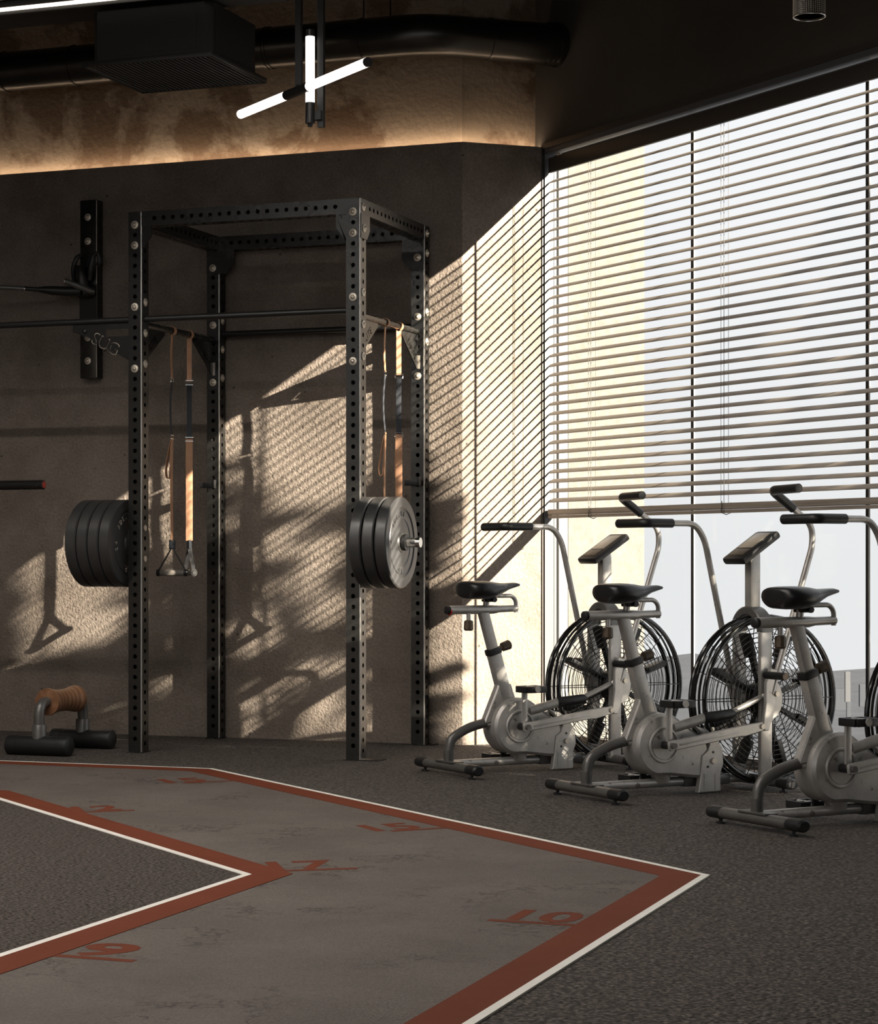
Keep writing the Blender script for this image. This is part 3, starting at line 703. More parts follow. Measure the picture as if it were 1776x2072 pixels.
# bumper plates: disc about local z, outer face at +z
def plate_mesh(t=.060, R=.2225):
    prof = [(.026, -t / 2), (.060, -t / 2), (.062, -t / 2 + .010), (.165, -t / 2 + .010), (.170, -t / 2), (R - .006, -t / 2), (R, -t / 2 + .006), (R, t / 2 - .006), (R - .006, t / 2),
            (.172, t / 2), (.168, t / 2 - .005), (.158, t / 2 - .005), (.155, t / 2 - .002), (.122, t / 2 - .002), (.118, t / 2 - .005), (.105, t / 2 - .004), (.050, t / 2 - .004), (.046, t / 2 + .001), (.030, t / 2 + .001), (.026, t / 2 - .003), (.026, -t / 2)]
    return MB().lathe(prof, 72).mesh('bumper_disc', M_PLATE, 28)
PLM = plate_mesh()
def plate(x, label, words=True, t=.060, pale=False):
    t_ = thing('bumper_plate', label, 'weight plate', (x, RY0, PZ), 0, 'bumper plates on the rack pegs')
    o = link('disc', PLM, t_); Mx = frame((0, 0, 0), (0, 1, 0), (0, 0, 1), (1, 0, 0)); o.matrix_local = Mx
    if words:
        for s, a0 in (('3DL.YI', 112), ('24', 186), ('25', 262)):
            for k, ch in enumerate(s):
                a = R_(a0 - (k - (len(s) - 1) / 2) * 13); q = link('lettering', text_mesh(ch, .034, M_STEEL if pale else M_PLATE, .0016, 'lettering'), t_)
                q.matrix_local = Mx @ Matrix.Rotation(a - R_(90), 4, 'Z') @ Matrix.Translation((0, .139, t / 2 - .001))
    hb = MB().lathe([(.026, -.02), (.045, -.02), (.045, t / 2 + .002), (.026, t / 2 + .002)], 32).build('hub_ring', M_DARKSIL, t_); hb.matrix_local = Mx
    return t_
x0 = RX1 + h + .012 + .030
for k, lab in enumerate(('black bumper plate on the right rack peg, closest to the post', 'black bumper plate in the middle of the three on the right rack peg', 'outermost black bumper plate on the right rack peg with raised rings')):
    plate(x0 + k * .066 , lab, k == 2)
x1 = RX0 - h - .012 - .030
for k, lab in enumerate(('black bumper plate with pale lettering on the left rack peg, next to the post', 'second black bumper plate from the post on the left rack peg', 'third black bumper plate from the post on the left rack peg', 'black bumper plate farthest from the post on the left rack peg')):
    plate(x1 - k * .064, lab, k == 0, pale=True)
clp = MB().lathe([(.025, 0), (.040, 0), (.040, .018), (.025, .018)], 24).build('peg_collar', M_RUBBER, rack)
clp.matrix_local = frame((RX1 + h + .012 + 3 * .066 + .002, RY0, PZ), (0, 1, 0), (0, 0, 1), (1, 0, 0))

# ------------------------------------------------------------------ suspension straps
def band_mesh(z0, z1, wd, m, name, t=.004, bend=0.0, n=8):
    secs = []
    for k in range(n + 1):
        q = k / n; z = z0 + (z1 - z0) * q; b = bend * math.sin(q * math.pi)
        secs.append([(-wd / 2, b - t / 2, z), (wd / 2, b - t / 2, z), (wd / 2, b + t / 2, z), (-wd / 2, b + t / 2, z)])
    return MB().loft(secs).mesh(name, m, 30)
def make_strap(label, x, y, ang, hang, bend=.010):
    """hangs from the bar at (x, y, 2.18); band width along angle ang, handle tube along angle hang (local)"""
    t = thing('suspension_strap', label, 'strap', (x, y, 2.18), 0, 'suspension straps on the side bars')
    rb = Matrix.Rotation(ang, 4, 'Z'); WDT = .036
    # loop over the bar: the bar runs along y
    lp = MB(); pts = []
    for k in range(17):
        a = R_(-60 + 300 * k / 16); pts.append((.0215 * math.cos(a), .0215 * math.sin(a)))
    secs = [[(p[0] * s, wy, p[1] * s) for wy, s in ((-.011, .9), (.011, .9), (.011, 1.08), (-.011, 1.08))] for p in pts]
    lp.loft(secs); lp.build('bar_loop', M_TAN, t, 40)
    def part(nm, me): o = link(nm, me, t); o.matrix_local = rb; return o
    part('upper_band', band_mesh(-.020, -.250, .026, M_TAN, 'upper_band', bend=bend * .5))
    part('webbing', band_mesh(-.262, -.560, .027, M_WEB, 'webbing', .003, bend))
    bk = MB(); bk.tube([(-.020, .0, -.245), (.020, .0, -.245), (.020, 0, -.268), (-.020, 0, -.268)], .0028, 6, closed=True); bk.build('buckle', M_CHROME, t).matrix_local = rb
    bk = MB(); bk.tube([(-.021, .0, -.548), (.021, .0, -.548), (.021, 0, -.568), (-.021, 0, -.568)], .0028, 6, closed=True); bk.build('buckle', M_CHROME, t).matrix_local = rb
    part('lower_band', band_mesh(-.556, -1.100, WDT, M_TAN, 'lower_band', .0035, .004))
    # folded loop of spare strap at the back
    fl = MB(); path = [(-.002, .003, -.57), (-.004, .022, -.66), (-.004, .034, -.74), (-.003, .028, -.775), (-.002, .012, -.775), (-.001, .006, -.70), (0, .003, -.60)]
    pr = rounded(path, .03, 4); secs = []
    for i, p in enumerate(pr):
        tt = (pr[min(i + 1, len(pr) - 1)] - pr[max(i - 1, 0)]).normalized(); nn = Vector((1, 0, 0)).cross(tt).normalized() * .0015
        secs.append([tuple(p + Vector((-WDT * .45, 0, 0)) - nn), tuple(p + Vector((WDT * .45, 0, 0)) - nn), tuple(p + Vector((WDT * .45, 0, 0)) + nn), tuple(p + Vector((-WDT * .45, 0, 0)) + nn)])
    fl.loft(secs); fl.build('spare_loop', M_TAN, t, 40).matrix_local = rb
    # handle
    hd = Matrix.Rotation(hang, 4, 'Z')
    MB().box((0, 0, -1.122), (.034, .016, .050), None, .004).build('handle_sleeve', M_WEB, t).matrix_local = hd
    for s in (-1, 1):
        b = MB(); path = rounded([(s * .006, 0, -1.140), (s * .012, 0, -1.155), (s * .070, 0, -1.255), (s * .076, 0, -1.27)], .01, 3)
        secs = []
        for i, p in enumerate(path):
            tt = (path[min(i + 1, len(path) - 1)] - path[max(i - 1, 0)]).normalized(); nn = tt.cross(Vector((0, 1, 0))).normalized() * .002
            e_ = Vector((0, .011, 0)); secs.append([tuple(p - e_ - nn), tuple(p + e_ - nn), tuple(p + e_ + nn), tuple(p - e_ + nn)])
        b.loft(secs); b.build('handle_strap', M_RUBBER, t, 40).matrix_local = hd
        MB().cyl((s * .064, 0, -1.270), (s * .082, 0, -1.270), .0185, 18).build('handle_end', M_RUBBER, t).matrix_local = hd
        MB().cyl((s * .0815, 0, -1.270), (s * .0835, 0, -1.270), .0150, 18).build('end_ring', M_CHROME, t).matrix_local = hd
        MB().cyl((s * .0832, 0, -1.270), (s * .0842, 0, -1.270), .0110, 18).build('end_plug', M_RUBBER, t).matrix_local = hd
    MB().cyl((-.064, 0, -1.270), (.064, 0, -1.270), .0165, 20).build('grip_tube', M_GRIP, t).matrix_local = hd
    return t
make_strap('tan and black suspension strap seen edge-on with triangular handle, left side bar', RX0, 9.945, R_(100), R_(14))
make_strap('tan and black suspension strap facing the room, left side bar, broad tan band', RX0, 10.143, R_(25), R_(135))
make_strap('narrow edge-on suspension strap on the right side bar, nearer the front post', RX1, 9.965, R_(100), R_(40))
make_strap('broad-faced suspension strap on the right side bar, nearer the rear post', RX1, 10.155, R_(25), R_(135))

# ------------------------------------------------------------------ wall-mounted upright with landmine swivel
up = thing('wall_upright', 'short black steel upright bolted to the dark wall beside the rack', 'upright', (-5.890, YW, 0))
MB().box((-.002, -.036, 2.494), (.104, .072, .998), None, .003).build('upright_beam', M_RACK, up)
MB().box((.0505, -.0725, 2.494), (.004, .002, .99)).build('edge_strip', M_STEEL, up, 0)
for z in (2.897, 2.762, 2.222, 2.092): bolt((-.004, -.0725, z), (0, -1, 0), up)
MB().box((-.002, -.074, 2.42), (.108, .004, .20)).build('swivel_plate', M_BLACK, up, 0)
sw = thing('swivel_bar', 'black swivel handle with silver pin hooked on the wall upright', 'handle', (-5.890, YW - .075, 2.48))
MB().cyl((.02, .0, .0), (-.02, -.06, -.004), .040, 20).build('swivel_hub', M_BLACK, sw)
MB().cyl((.050, -.055, -.008), (-.072, -.135, .045), .0175, 18).build('pin', M_DARKSIL, sw)
MB().cyl((-.072, -.135, .045), (-.076, -.138, .0467), .0178, 18).build('pin_end', M_CHROME, sw)
MB().tube(rounded([(-.075, -.02, .05), (-.072, -.05, .12), (-.048, -.05, .185), (-.030, -.03, .200)], .05), .013, 12).build('hook', M_RUBBER, sw)
MB().tube(rounded([(.022, -.03, .06), (.040, -.05, .12), (.060, -.05, .195), (.092, -.05, .205), (.098, -.045, .150), (.082, -.04, .140)], .03), .013, 12).build('hook', M_RUBBER, sw)
MB().tube([(-.01, -.04, .0), (-.012, -.05, .075), (-.03, -.05, .125), (-.055, -.05, .125)], [.034, .030, .026, .018], 14).build('hook_arm', M_BLACK, sw)
MB().tube([(-.015, -.06, -.004), (-.085, -.09, -.006), (-.110, -.10, -.004), (-.155, -.12, -.002), (-.20, -.14, .002), (-.235, -.15, .004), (-.30, -.18, .008)], [.028, .028, .026, .026, .020, .0125, .012], 16).build('swivel_sleeve', M_RUBBER, sw)
MB().cyl((-.296, -.178, .008), (-.302, -.181, .0085), .0145, 16).build('collar_ring', M_CHROME, sw)
MB().cyl((-.30, -.18, .008), (-1.30, -.62, .06), .0138, 16).build('bar_shaft', M_DARKSIL, sw)

# barbell racked on the neighbouring posts
bb = thing('barbell', 'black barbell sleeve with red end ring at the left edge', 'barbell', (-5.572, 9.42, 1.360))
MB().cyl((0, 0, 0), (-.415, 0, 0), .0245, 24).build('sleeve', M_RACK, bb)
MB().lathe([(.0245, -.002), (.0245, .002), (.021, .004), (.0001, .004)], 24).build('sleeve_end', M_BLACK, bb).matrix_local = frame((0, 0, 0), (0, 1, 0), (0, 0, 1), (1, 0, 0))
MB().lathe([(.012, .004), (.017, .004), (.017, .0055), (.012, .0055)], 24).build('end_ring', M_RED, bb).matrix_local = frame((0, 0, 0), (0, 1, 0), (0, 0, 1), (1, 0, 0))
MB().cyl((-.415, 0, 0), (-.445, 0, 0), .036, 24).build('collar', M_RACK, bb)
MB().cyl((-.445, 0, 0), (-1.755, 0, 0), .0142, 16).build('shaft', M_STEEL, bb)
MB().box((-6.95, 9.44, 1.3275), (.05, .19, .035), None, .004).build('bar_cup', M_RUBBER, rack)

# ------------------------------------------------------------------ push-up roller (parallette) with turned wood grip
pa = thing('push_up_stand', 'push-up stand of black pipe with a turned wooden grip on the floor', 'push-up stand', (-5.495, 9.25, 0), R_(0))
FR_ = .049; DY = .435; HZ = .262
for k, y in enumerate((0, DY)):
    f = MB().lathe([(.0001, -.172), (.040, -.172), (.0475, -.165), (FR_, -.155), (FR_, .155), (.0475, .165), (.040, .172), (.0001, .172)], 32).build('foot_pipe', M_RUBBER, pa)
    f.matrix_local = frame((0, y, FR_), (0, 1, 0), (0, 0, 1), (1, 0, 0))
    for s in (-1, 1):
        g = MB().lathe([(.0492, 0), (.0505, .001), (.0505, .048), (.049, .056), (.043, .060), (.0001, .060)], 32).build('end_cap', M_RUBBER, f)
        g.matrix_local = Matrix.Translation((0, 0, s * .116)) @ (Matrix.Identity(4) if s > 0 else Matrix.Rotation(math.pi, 4, 'X'))
    MB().lathe([(.036, .055), (.036, .150), (.034, .153), (.0265, .153)], 28).build('tee_sleeve', M_DARKSIL, pa).matrix_local = Matrix.Translation((0, y, 0))
    s = 1 if k == 0 else -1
    MB().tube(rounded([(0, y, .09), (0, y, HZ), (0, y + s * .14, HZ)], .085, 10), .0262, 20).build('elbow_pipe', M_DARKSIL, pa)
wp = [(.028, 0)]; L_ = .285
for k in range(25):
    q = k / 24; r = .056 + .016 * abs(2 * q - 1) ** 2.2
    if k == 0 or k == 24: r -= .004
    wp.append((r, q * L_))
wp.append((.028, L_))
MB().lathe(wp, 40).build('wood_grip', M_WOOD, pa, 40).matrix_local = frame((0, .075, HZ), (1, 0, 0), (0, 0, -1), (0, 1, 0))

# ------------------------------------------------------------------ air bikes (local: x forward, y left, z up)
def make_bike(label, loc):
    B = thing('air_bike', label, 'exercise bike', loc, R_(50), 'air bikes by the window')
    A = lambda nm, mb, m, par=B, sm=35, **k: mb.build(nm, m, par, sm, **k)
    # stabiliser bars
    for nm, x, Lh in (('rear_foot_bar', 0.0, .245), ('front_foot_bar', .855, .245)):
        b = A(nm, MB().tube([(x, -Lh, .042), (x, Lh, .042)], .026, 16, sq=(.85, 1.1)), M_DARKSIL)
        A('weld_plate', MB().box((x + .005, 0, .063), (.060, .16, .008), None, .003), M_DARKSIL, b)
        for s in (-1, 1):
            A('end_cap', MB().tube([(x, s * (Lh - .055), .042), (x, s * (Lh - .05), .042), (x, s * (Lh + .018), .042), (x, s * (Lh + .026), .042)], [.0265, .0275, .0275, .020], 16, sq=(.86, 1.1)), M_RUBBER, b)
            A('levelling_foot', MB().lathe([(.0001, 0), (.018, 0), (.018, .008), (.007, .010), (.007, .028)], 14, Matrix.Translation((x, s * (Lh - .035), 0))), M_RUBBER, b)
    for s in (-1, 1):
        A('transport_wheel', MB().lathe([(.010, -.011), (.026, -.011), (.030, -.006), (.030, .006), (.026, .011), (.010, .011)], 24, frame((.905, s * .205, .042), (1, 0, 0), (0, 0, 1), (0, 1, 0))), M_REVEAL)
    A('base_rail', MB().tube([(.02, 0, .050), (.86, 0, .050)], .0195, 16), M_SILVER)
    A('base_rail_clamp', MB().box((.60, 0, .050), (.24, .048, .046), None, .008), M_DARKSIL)
    # rear tube, boot and seat post
    A('rear_tube', MB().tube(rounded([(.002, 0, .048), (.002, 0, .10), (.012, 0, .165), (.11, 0, .215), (.30, 0, .250)], .10, 8), .0215, 18), M_DARKSIL)
    A('tube_socket', MB().tube([(.002, 0, .045), (.002, 0, .115)], .0232, 18), M_DARKSIL)
    A('frame_boot', MB().prism([(.178, .232), (.248, .385), (.262, .425), (.325, .405), (.36, .31), (.35, .225), (.20, .214)], -.021, .021, .006), M_SILVER)
    P0, P1 = Vector((.186, 0, .735)), Vector((.304, 0, .340)); dz = (P1 - P0).normalized(); px = Vector((0, 1, 0)).cross(dz).normalized()
    Mp = frame(P0, px, (0, 1, 0), dz); Lp = (P1 - P0).length
    A('seat_post', MB().box((0, 0, Lp * .25), (.046, .036, Lp * .5 + .04), Mp, .007), M_SILVER)
    A('post_sleeve', MB().box((0, 0, Lp * .73), (.058, .046, Lp * .56), Mp, .008), M_SILVER)
    A('clamp_collar', MB().box((0, 0, Lp * .45), (.066, .053, .032), Mp, .009), M_RUBBER)
    kb = Mp @ Vector((-.052 if px.x < 0 else .052, -.0, Lp * .44))
    fwd = (Mp @ Vector((.1 if px.x > 0 else -.1, 0, 0)) - P0).normalized(); kc = Mp @ Vector((0, 0, Lp * .44))
    A('clamp_knob', MB().tube([tuple(kc + fwd * .034), tuple(kc + fwd * .050), tuple(kc + fwd * .052), tuple(kc + fwd * .090), tuple(kc + fwd * .096)], [.011, .011, .021, .023, .017], 10), M_KNOB)
    # seat slider
    sl_ = A('seat_slider', MB().tube([(.000, 0, .750), (.10, 0, .750), (.24, 0, .750), (.27, 0, .752), (.365, 0, .754)], [.023, .024, .024, .019, .018], 16, sq=(.85, 1.05)), M_SILVER)
    A('slider_cap', MB().tube([(-.014, 0, .750), (-.010, 0, .750), (.002, 0, .750)], [.014, .022, .0235], 16, sq=(.85, 1.05)), M_RUBBER, sl_)
    A('knob_stem', MB().cyl((.100, -.012, .735), (.100, -.012, .695), .010, 12), M_SILVER, sl_)
    A('slider_knob', MB().tube([(.100, -.012, .703), (.100, -.012, .699), (.100, -.012, .662), (.100, -.012, .655)], [.014, .021, .023, .017], 10), M_KNOB, sl_)
    A('saddle_loop', MB().tube(rounded([(.18, 0, .812), (.340, 0, .812), (.362, 0, .790), (.362, 0, .735)], .030, 6), .0095, 12), M_SILVER)
    A('saddle_stem', MB().cyl((.200, 0, .765), (.205, 0, .815), .014, 14), M_SILVER)
    A('saddle_clamp', MB().box((.215, 0, .796), (.05, .052, .022), None, .006), M_RUBBER)
    A('clamp_nut', MB().cyl((.225, -.024, .796), (.225, -.040, .796), .012, 8), M_RUBBER)
    # saddle
    secs = []
    for x, hw, zt, zb in ((.080, .050, .868, .822), (.084, .078, .876, .808), (.100, .094, .880, .800), (.135, .102, .882, .797), (.175, .102, .882, .797), (.210, .092, .879, .800), (.245, .070, .874, .810), (.280, .048, .871, .825), (.315, .035, .872, .840), (.350, .029, .873, .850), (.370, .023, .869, .855), (.378, .011, .863, .859)):
        ring = []; zm = (zt + zb) / 2; hh = (zt - zb) / 2
        for k in range(24):
            a = 2 * math.pi * k / 24; ca, sa = math.cos(a), math.sin(a)
            ex = .62; yy = hw * math.copysign(abs(ca) ** ex, ca); zz = zm + hh * math.copysign(abs(sa) ** .75, sa)
            if sa < 0: yy *= 1 - .18 * abs(sa)
            ring.append((x, yy, zz))
        secs.append(ring)
    sd = A('saddle', MB().loft(secs), M_SADDLE, sm=60)
    A('seat_rail', MB().tube([(.13, .02, .816), (.13, .02, .806), (.24, .02, .806), (.27, .015, .826)], .004, 8), M_SILVER, sd)
    A('seat_rail', MB().tube([(.13, -.02, .816), (.13, -.02, .806), (.24, -.02, .806), (.27, -.015, .826)], .004, 8), M_SILVER, sd)
    # crank housing
    CX, CZ, CR = .345, .213, .131
    outl = [(CX + CR * math.cos(R_(a)), CZ + CR * math.sin(R_(a))) for a in range(52, 262, 7)]
    outl += [(CX + .03, CZ - .128), (CX + .14, CZ - .142), (CX + .235, CZ - .152), (CX + .250, CZ - .055), (CX + .225, CZ + .0), (CX + .185, CZ + .035), (CX + .14, CZ + .062)]
    hs = A('crank_housing', MB().prism(outl, -.062, .062, .012), M_SILVER)
    def ringp(r0, r1, y0, y1, m, nm):
        return A(nm, MB().lathe([(r0, y0), (r1, y0), (r1, y1 - .003), (r1 - .003, y1), (r0 + .003, y1), (r0, y1 - .003), (r0, y0)], 44, frame((CX, 0, CZ), (1, 0, 0), (0, 0, 1), (0, -1, 0))), m, hs)
    ringp(.064, .076, .055, .069, M_SILVER, 'housing_ring')
    A('housing_disc', MB().lathe([(.0001, .064), (.060, .064), (.062, .058)], 40, frame((CX, 0, CZ), (1, 0, 0), (0, 0, 1), (0, -1, 0))), M_SILVER, hs)
    A('housing_neck', MB().tube([(CX + .02, 0, .115), (CX + .035, 0, .055)], [.052, .042], 16, sq=(1.0, .8)), M_SILVER)
    # front bracket of the housing
    brk = A('housing_bracket', MB().prism([(CX + .175, .006), (CX + .29, .006), (CX + .290, .085), (CX + .305, .12), (CX + .300, .185), (CX + .265, .235), (CX + .215, .270), (CX + .150, .288), (CX + .205, .245), (CX + .232, .205), (CX + .222, .180), (CX + .195, .160), (CX + .190, .10)], -.069, -.040, .003), M_SILVER)
    for s in (.205, .262): A('bracket_rib', MB().box((CX + s, -.0695, .048), (.005, .004, .07)), M_SILVER, brk, 0)
    A('bracket_bolt', MB().cyl((CX + .25, -.066, .135), (CX + .25, -.078, .135), .0125, 6), M_STEEL, brk)
    for xx, zz in ((CX + .25, .172), (CX + .222, .112)): A('bracket_rivet', MB().cyl((xx, -.067, zz), (xx, -.0715, zz), .005, 10), M_BLACK, brk)
    # cranks and pedals
    for s, up_ in ((-1, 1), (1, -1)):
        y = s * .092; zt = CZ + up_ * .165
        A('crank_hub', MB().cyl((CX, s * .060, CZ), (CX, s * .108, CZ), .017, 14), M_RUBBER)
        A('crank_arm', MB().box((CX + .006, y, (CZ + zt) / 2), (.026, .013, .175), None, .003), M_SILVER if s < 0 else M_RUBBER)
        pd = A('pedal', MB().box((CX + .006, s * .150, zt + .012), (.100, .012, .022), None, .003), M_RUBBER)
        for yy in (s * .108, s * .196): A('pedal_rail', MB().box((CX + .006, yy, zt + .010), (.098, .012, .030), None, .004), M_RUBBER, pd)
        for xx in (-.045, .057): A('pedal_rail', MB().box((CX + xx, s * .150, zt + .010), (.014, .09, .030), None, .004), M_RUBBER, pd)
        A('pedal_spindle', MB().cyl((CX + .006, s * .095, zt + .012), (CX + .006, s * .206, zt + .012), .0125, 14), M_SILVER, pd)
        A('spindle_cap', MB().lathe([(.0085, 0), (.0150, 0), (.0150, .005), (.0085, .005)], 20, frame((CX + .006, s * .2035, zt + .012), (1, 0, 0), (0, 0, 1), (0, s, 0))), M_SILVER, pd)
    # connecting rods (rod on the right visible, one on the left)
    PVX, PVZ = .855, .392
    for s, ang in ((-1, -20.0), (1, 13.4)):
        a = R_(ang); lx, lz = PVX - .135 * math.sin(R_(-ang)) * 1.0, PVZ - .125
        lx = PVX - .125 * math.sin(-a); lz = PVZ - .125 * math.cos(a)
        p0, p1 = Vector((CX + .004, s * .116, CZ)), Vector((lx, s * .116, lz)); d = p1 - p0
        Mr = frame(p0, d.normalized(), (0, 1, 0), d.normalized().cross(Vector((0, 1, 0))))
        L = d.length
        rod = A('connecting_rod', MB().prism([(-.020, -.014), (-.014, -.020), (L * .75, -.022), (L * .80, -.026), (L + .012, -.018), (L + .018, 0), (L + .012, .018), (L * .80, .022), (-.014, .020), (-.020, .014)], -.008, .008, .003, Mr), M_SILVER)
        A('rod_groove', MB().box((L * .40, s * .009, 0), (L * .66, .003, .008), Mr, .001), M_SILVER, rod)
        A('rod_bolt', MB().cyl((CX + .004, s * .120, CZ), (CX + .004, s * .136, CZ), .0125, 16), M_DARKSIL, rod)
        A('rod_bolt', MB().cyl((lx, s * .120, lz), (lx, s * .132, lz), .011, 16), M_STEEL, rod)
        # swinging handle arm: lower lever, plate, tube, grip
        Ma = Matrix.Translation((PVX, s * .118, PVZ)) @ Matrix.Rotation(R_(-13.4 - (ang if s > 0 else ang) + 13.4) if False else (R_(0) if s > 0 else R_(33.4)), 4, 'Y')
        pts = [(0, 0, .02), (-.03, 0, .13), (-.163, 0, .675), (-.215, 0, .742), (-.470, 0, .742)]
        arm = A('handle_arm', MB().tube(rounded(pts[:4] + [pts[4]], .075, 8), .0135, 16, M=Ma), M_SILVER)
        A('hand_grip', MB().tube(rounded([(-.335, 0, .742), (-.475, 0, .742), (-.482, s * .185, .742)], .028, 6), .0195, 16, M=Ma), M_RUBBER, arm)
        A('arm_lever', MB().prism([(-.024, .125), (.012, .125), (.026, .02), (.028, -.09), (.016, -.135), (-.006, -.140), (-.018, -.12), (-.020, -.03), (-.036, .06)], -.010, .010, .003, Matrix.Translation((PVX, s * .118, PVZ)) @ Matrix.Rotation(-a * .55, 4, 'Y')), M_SILVER, arm)
        disc = [(PVX + .02 + .062 * math.cos(R_(q)), PVZ - .005 + .085 * math.sin(R_(q))) for q in range(-95, 96, 10)]
        A('pivot_plate', MB().prism([(PVX + .005, PVZ - .085), *disc, (PVX + .005, PVZ + .085)], s * .100 - .005, s * .100 + .005, .002), M_SILVER, arm)
        A('pivot_bolt', MB().cyl((PVX + .030, s * .100, PVZ + .018), (PVX + .030, s * .138, PVZ + .018), .0115, 16), M_STEEL, arm)
        A('foot_peg', MB().cyl((PVX - .010, s * .105, PVZ + .098), (PVX - .010, s * .235, PVZ + .098), .0165, 16), M_RUBBER, arm)
        A('peg_ring', MB().lathe([(.009, 0), (.0155, 0), (.0155, .003), (.009, .003)], 18, frame((PVX - .010, s * .235, PVZ + .098), (1, 0, 0), (0, 0, 1), (0, s, 0))), M_KNOB, arm)
    # frame tube to the fork
    ft = A('frame_tube', MB().tube([(.40, -.052, .280), (.56, -.066, .318)], .0215, 16), M_SILVER)
    A('tube_sleeve', MB().tube([(.545, -.066, .316), (.56, -.068, .317), (.68, -.078, .330), (.70, -.08, .335)], [.022, .025, .021, .014], 14), M_RUBBER, ft)
    A('tube_rod', MB().tube([(.66, -.078, .326), (.835, -.092, .398)], .0125, 14), M_SILVER, ft)
    A('rod_end', MB().lathe([(.0001, -.016), (.012, -.011), (.0165, 0), (.012, .011), (.0001, .016)], 16, Matrix.Translation((.842, -.094, .400))), M_SILVER, ft)
    # fork, yoke, mast
    for s in (-1, 1):
        A('fork_leg', MB().box((.855, s * .088, .375), (.062, .022, .66), None, .006), M_SILVER)
    yk = [(.108 * math.cos(R_(a)), .672 + .108 * math.sin(R_(a))) for a in range(0, 181, 9)] + [(.070 * math.cos(R_(a)), .672 + .070 * math.sin(R_(a))) for a in range(180, -1, -9)]
    A('fork_yoke', MB().prism(yk, -.034, .034, .005, frame((.855, 0, 0), (0, 1, 0), (-1, 0, 0), (0, 0, 1))), M_DARKSIL)
    A('mast', MB().box((.858, 0, .885), (.054, .046, .25), None, .010), M_SILVER)
    # console
    Mc = Matrix.Translation((.852, 0, 1.030)) @ Matrix.Rotation(R_(-32), 4, 'Y')
    cs = A('console', MB().box((0, 0, 0), (.228, .150, .034), Mc, .014), M_RUBBER)
    A('console_face', MB().box((0, 0, .0165), (.190, .116, .004), Mc, .0015), M_BLACK, cs)
    A('console_screen', MB().box((.030, 0, .0185), (.118, .098, .003), Mc, .001), M_SCREEN, cs)
    A('console_keys', MB().box((-.064, 0, .0185), (.048, .098, .003), Mc, .001), M_KNOB, cs)
    # fan and cage
    FX, FZ, FRR = .915, .382, .350
    Mf = frame((FX, 0, FZ), (1, 0, 0), (0, 0, 1), (0, -1, 0))
    for y in (-.048, .048):
        A('cage_rim', MB().tube([(FX + FRR * math.cos(R_(a)), y, FZ + FRR * math.sin(R_(a))) for a in range(0, 360, 5)], .0105, 10, closed=True), M_RIM)
    for r in (.012, -.020):
        A('cage_band', MB().tube([(FX + (FRR + .008) * math.cos(R_(a)), r, FZ + (FRR + .008) * math.sin(R_(a))) for a in range(0, 360, 5)], .0055, 8, closed=True), M_RIM)
    for s in (-1, 1):
        g = MB(); NR = 15
        dome = lambda r: s * (.050 + .030 * (1 - (r / FRR) ** 2))
        for k in range(NR):
            r = .055 + (FRR - .065) * k / (NR - 1)
            g.tube([(FX + r * math.cos(R_(a)), dome(r), FZ + r * math.sin(R_(a))) for a in range(0, 360, 8)], .0017, 5, closed=True)
        for k in range(16):
            a = 2 * math.pi * k / 16
            g.tube([(FX + r * math.cos(a), dome(r) + s * .003, FZ + r * math.sin(a)) for r in (.04, .13, .22, .30, FRR)], .0021, 5)
        A('cage_grille', g, M_BLACK, kind='stuff')
        A('cage_boss', MB().lathe([(.0001, .090), (.036, .088), (.045, .080), (.045, .074)], 28, frame((FX, 0, FZ), (1, 0, 0), (0, 0, 1), (0, s, 0))), M_BLACK)
    fan = A('fan_hub', MB().lathe([(.0001, -.035), (.07, -.035), (.075, -.03), (.075, .03), (.07, .035), (.0001, .035)], 28, Mf), M_BLACK)
    for k in range(8):
        Mk = Mf @ Matrix.Rotation(R_(45 * k + 18), 4, 'Z')
        A('fan_blade', MB().box((.180, 0, 0), (.22, .020, .030), Mk, .003).box((.245, .008, 0), (.105, .026, .058), Mk, .004), M_BLACK, fan)
    A('fan_axle', MB().cyl((FX - .045, -.10, FZ), (FX - .045, .10, FZ), .018, 16), M_SILVER)
    return B
bike = make_bike('silver air bike standing closest to the angled plaster wall', (-3.2412, 9.0284, 0))
for lab, loc in (('silver air bike in the middle of the row of three', (-2.385, 8.3055, 0)), ('silver air bike cut off by the right edge of the photo', (-1.538, 7.588, 0))):
    c = copy_tree(bike); c.location = loc; c['label'] = lab

sr = [c for c in bike.children if c.name.startswith('seat_slider')][0]
MB().tube([(.001, -.004, .744), (.006, -.004, .744)], .0215, 16, sq=(.86, 1.05)).build('slider_ring', M_RED, sr)

# ------------------------------------------------------------------ ceiling services
def ring_path(path, r, m, parent, name='duct_pipe', seg=40): return MB().tube(path, r, seg).build(name, m, parent, 40)
du = thing('ventilation_duct', 'fat black round ventilation duct bending along the upper wall', 'duct', (0, 0, 0))
DZ, DR, DYY = 3.700, .107, 10.25
bend0 = Vector((-3.80, DYY, DZ)); dend = bend0 + FD * .0
dd = Vector((math.cos(R_(39 - 1)), math.sin(R_(38)), 0))
hit = None
t_hit = (END - bend0).dot(WN) / FD.dot(WN)
pend = bend0 + FD * (t_hit + .02)
ring_path([(-9.5, DYY, DZ), (-4.15, DYY, DZ)], DR, M_DUCT, du)
ring_path(rounded([(-4.15, DYY, DZ), tuple(bend0), tuple(bend0 + FD * .34)], .16, 10), DR * .995, M_DUCT, du, 'duct_elbow')
ring_path([tuple(bend0 + FD * .34), tuple(pend)], DR, M_DUCT, du)
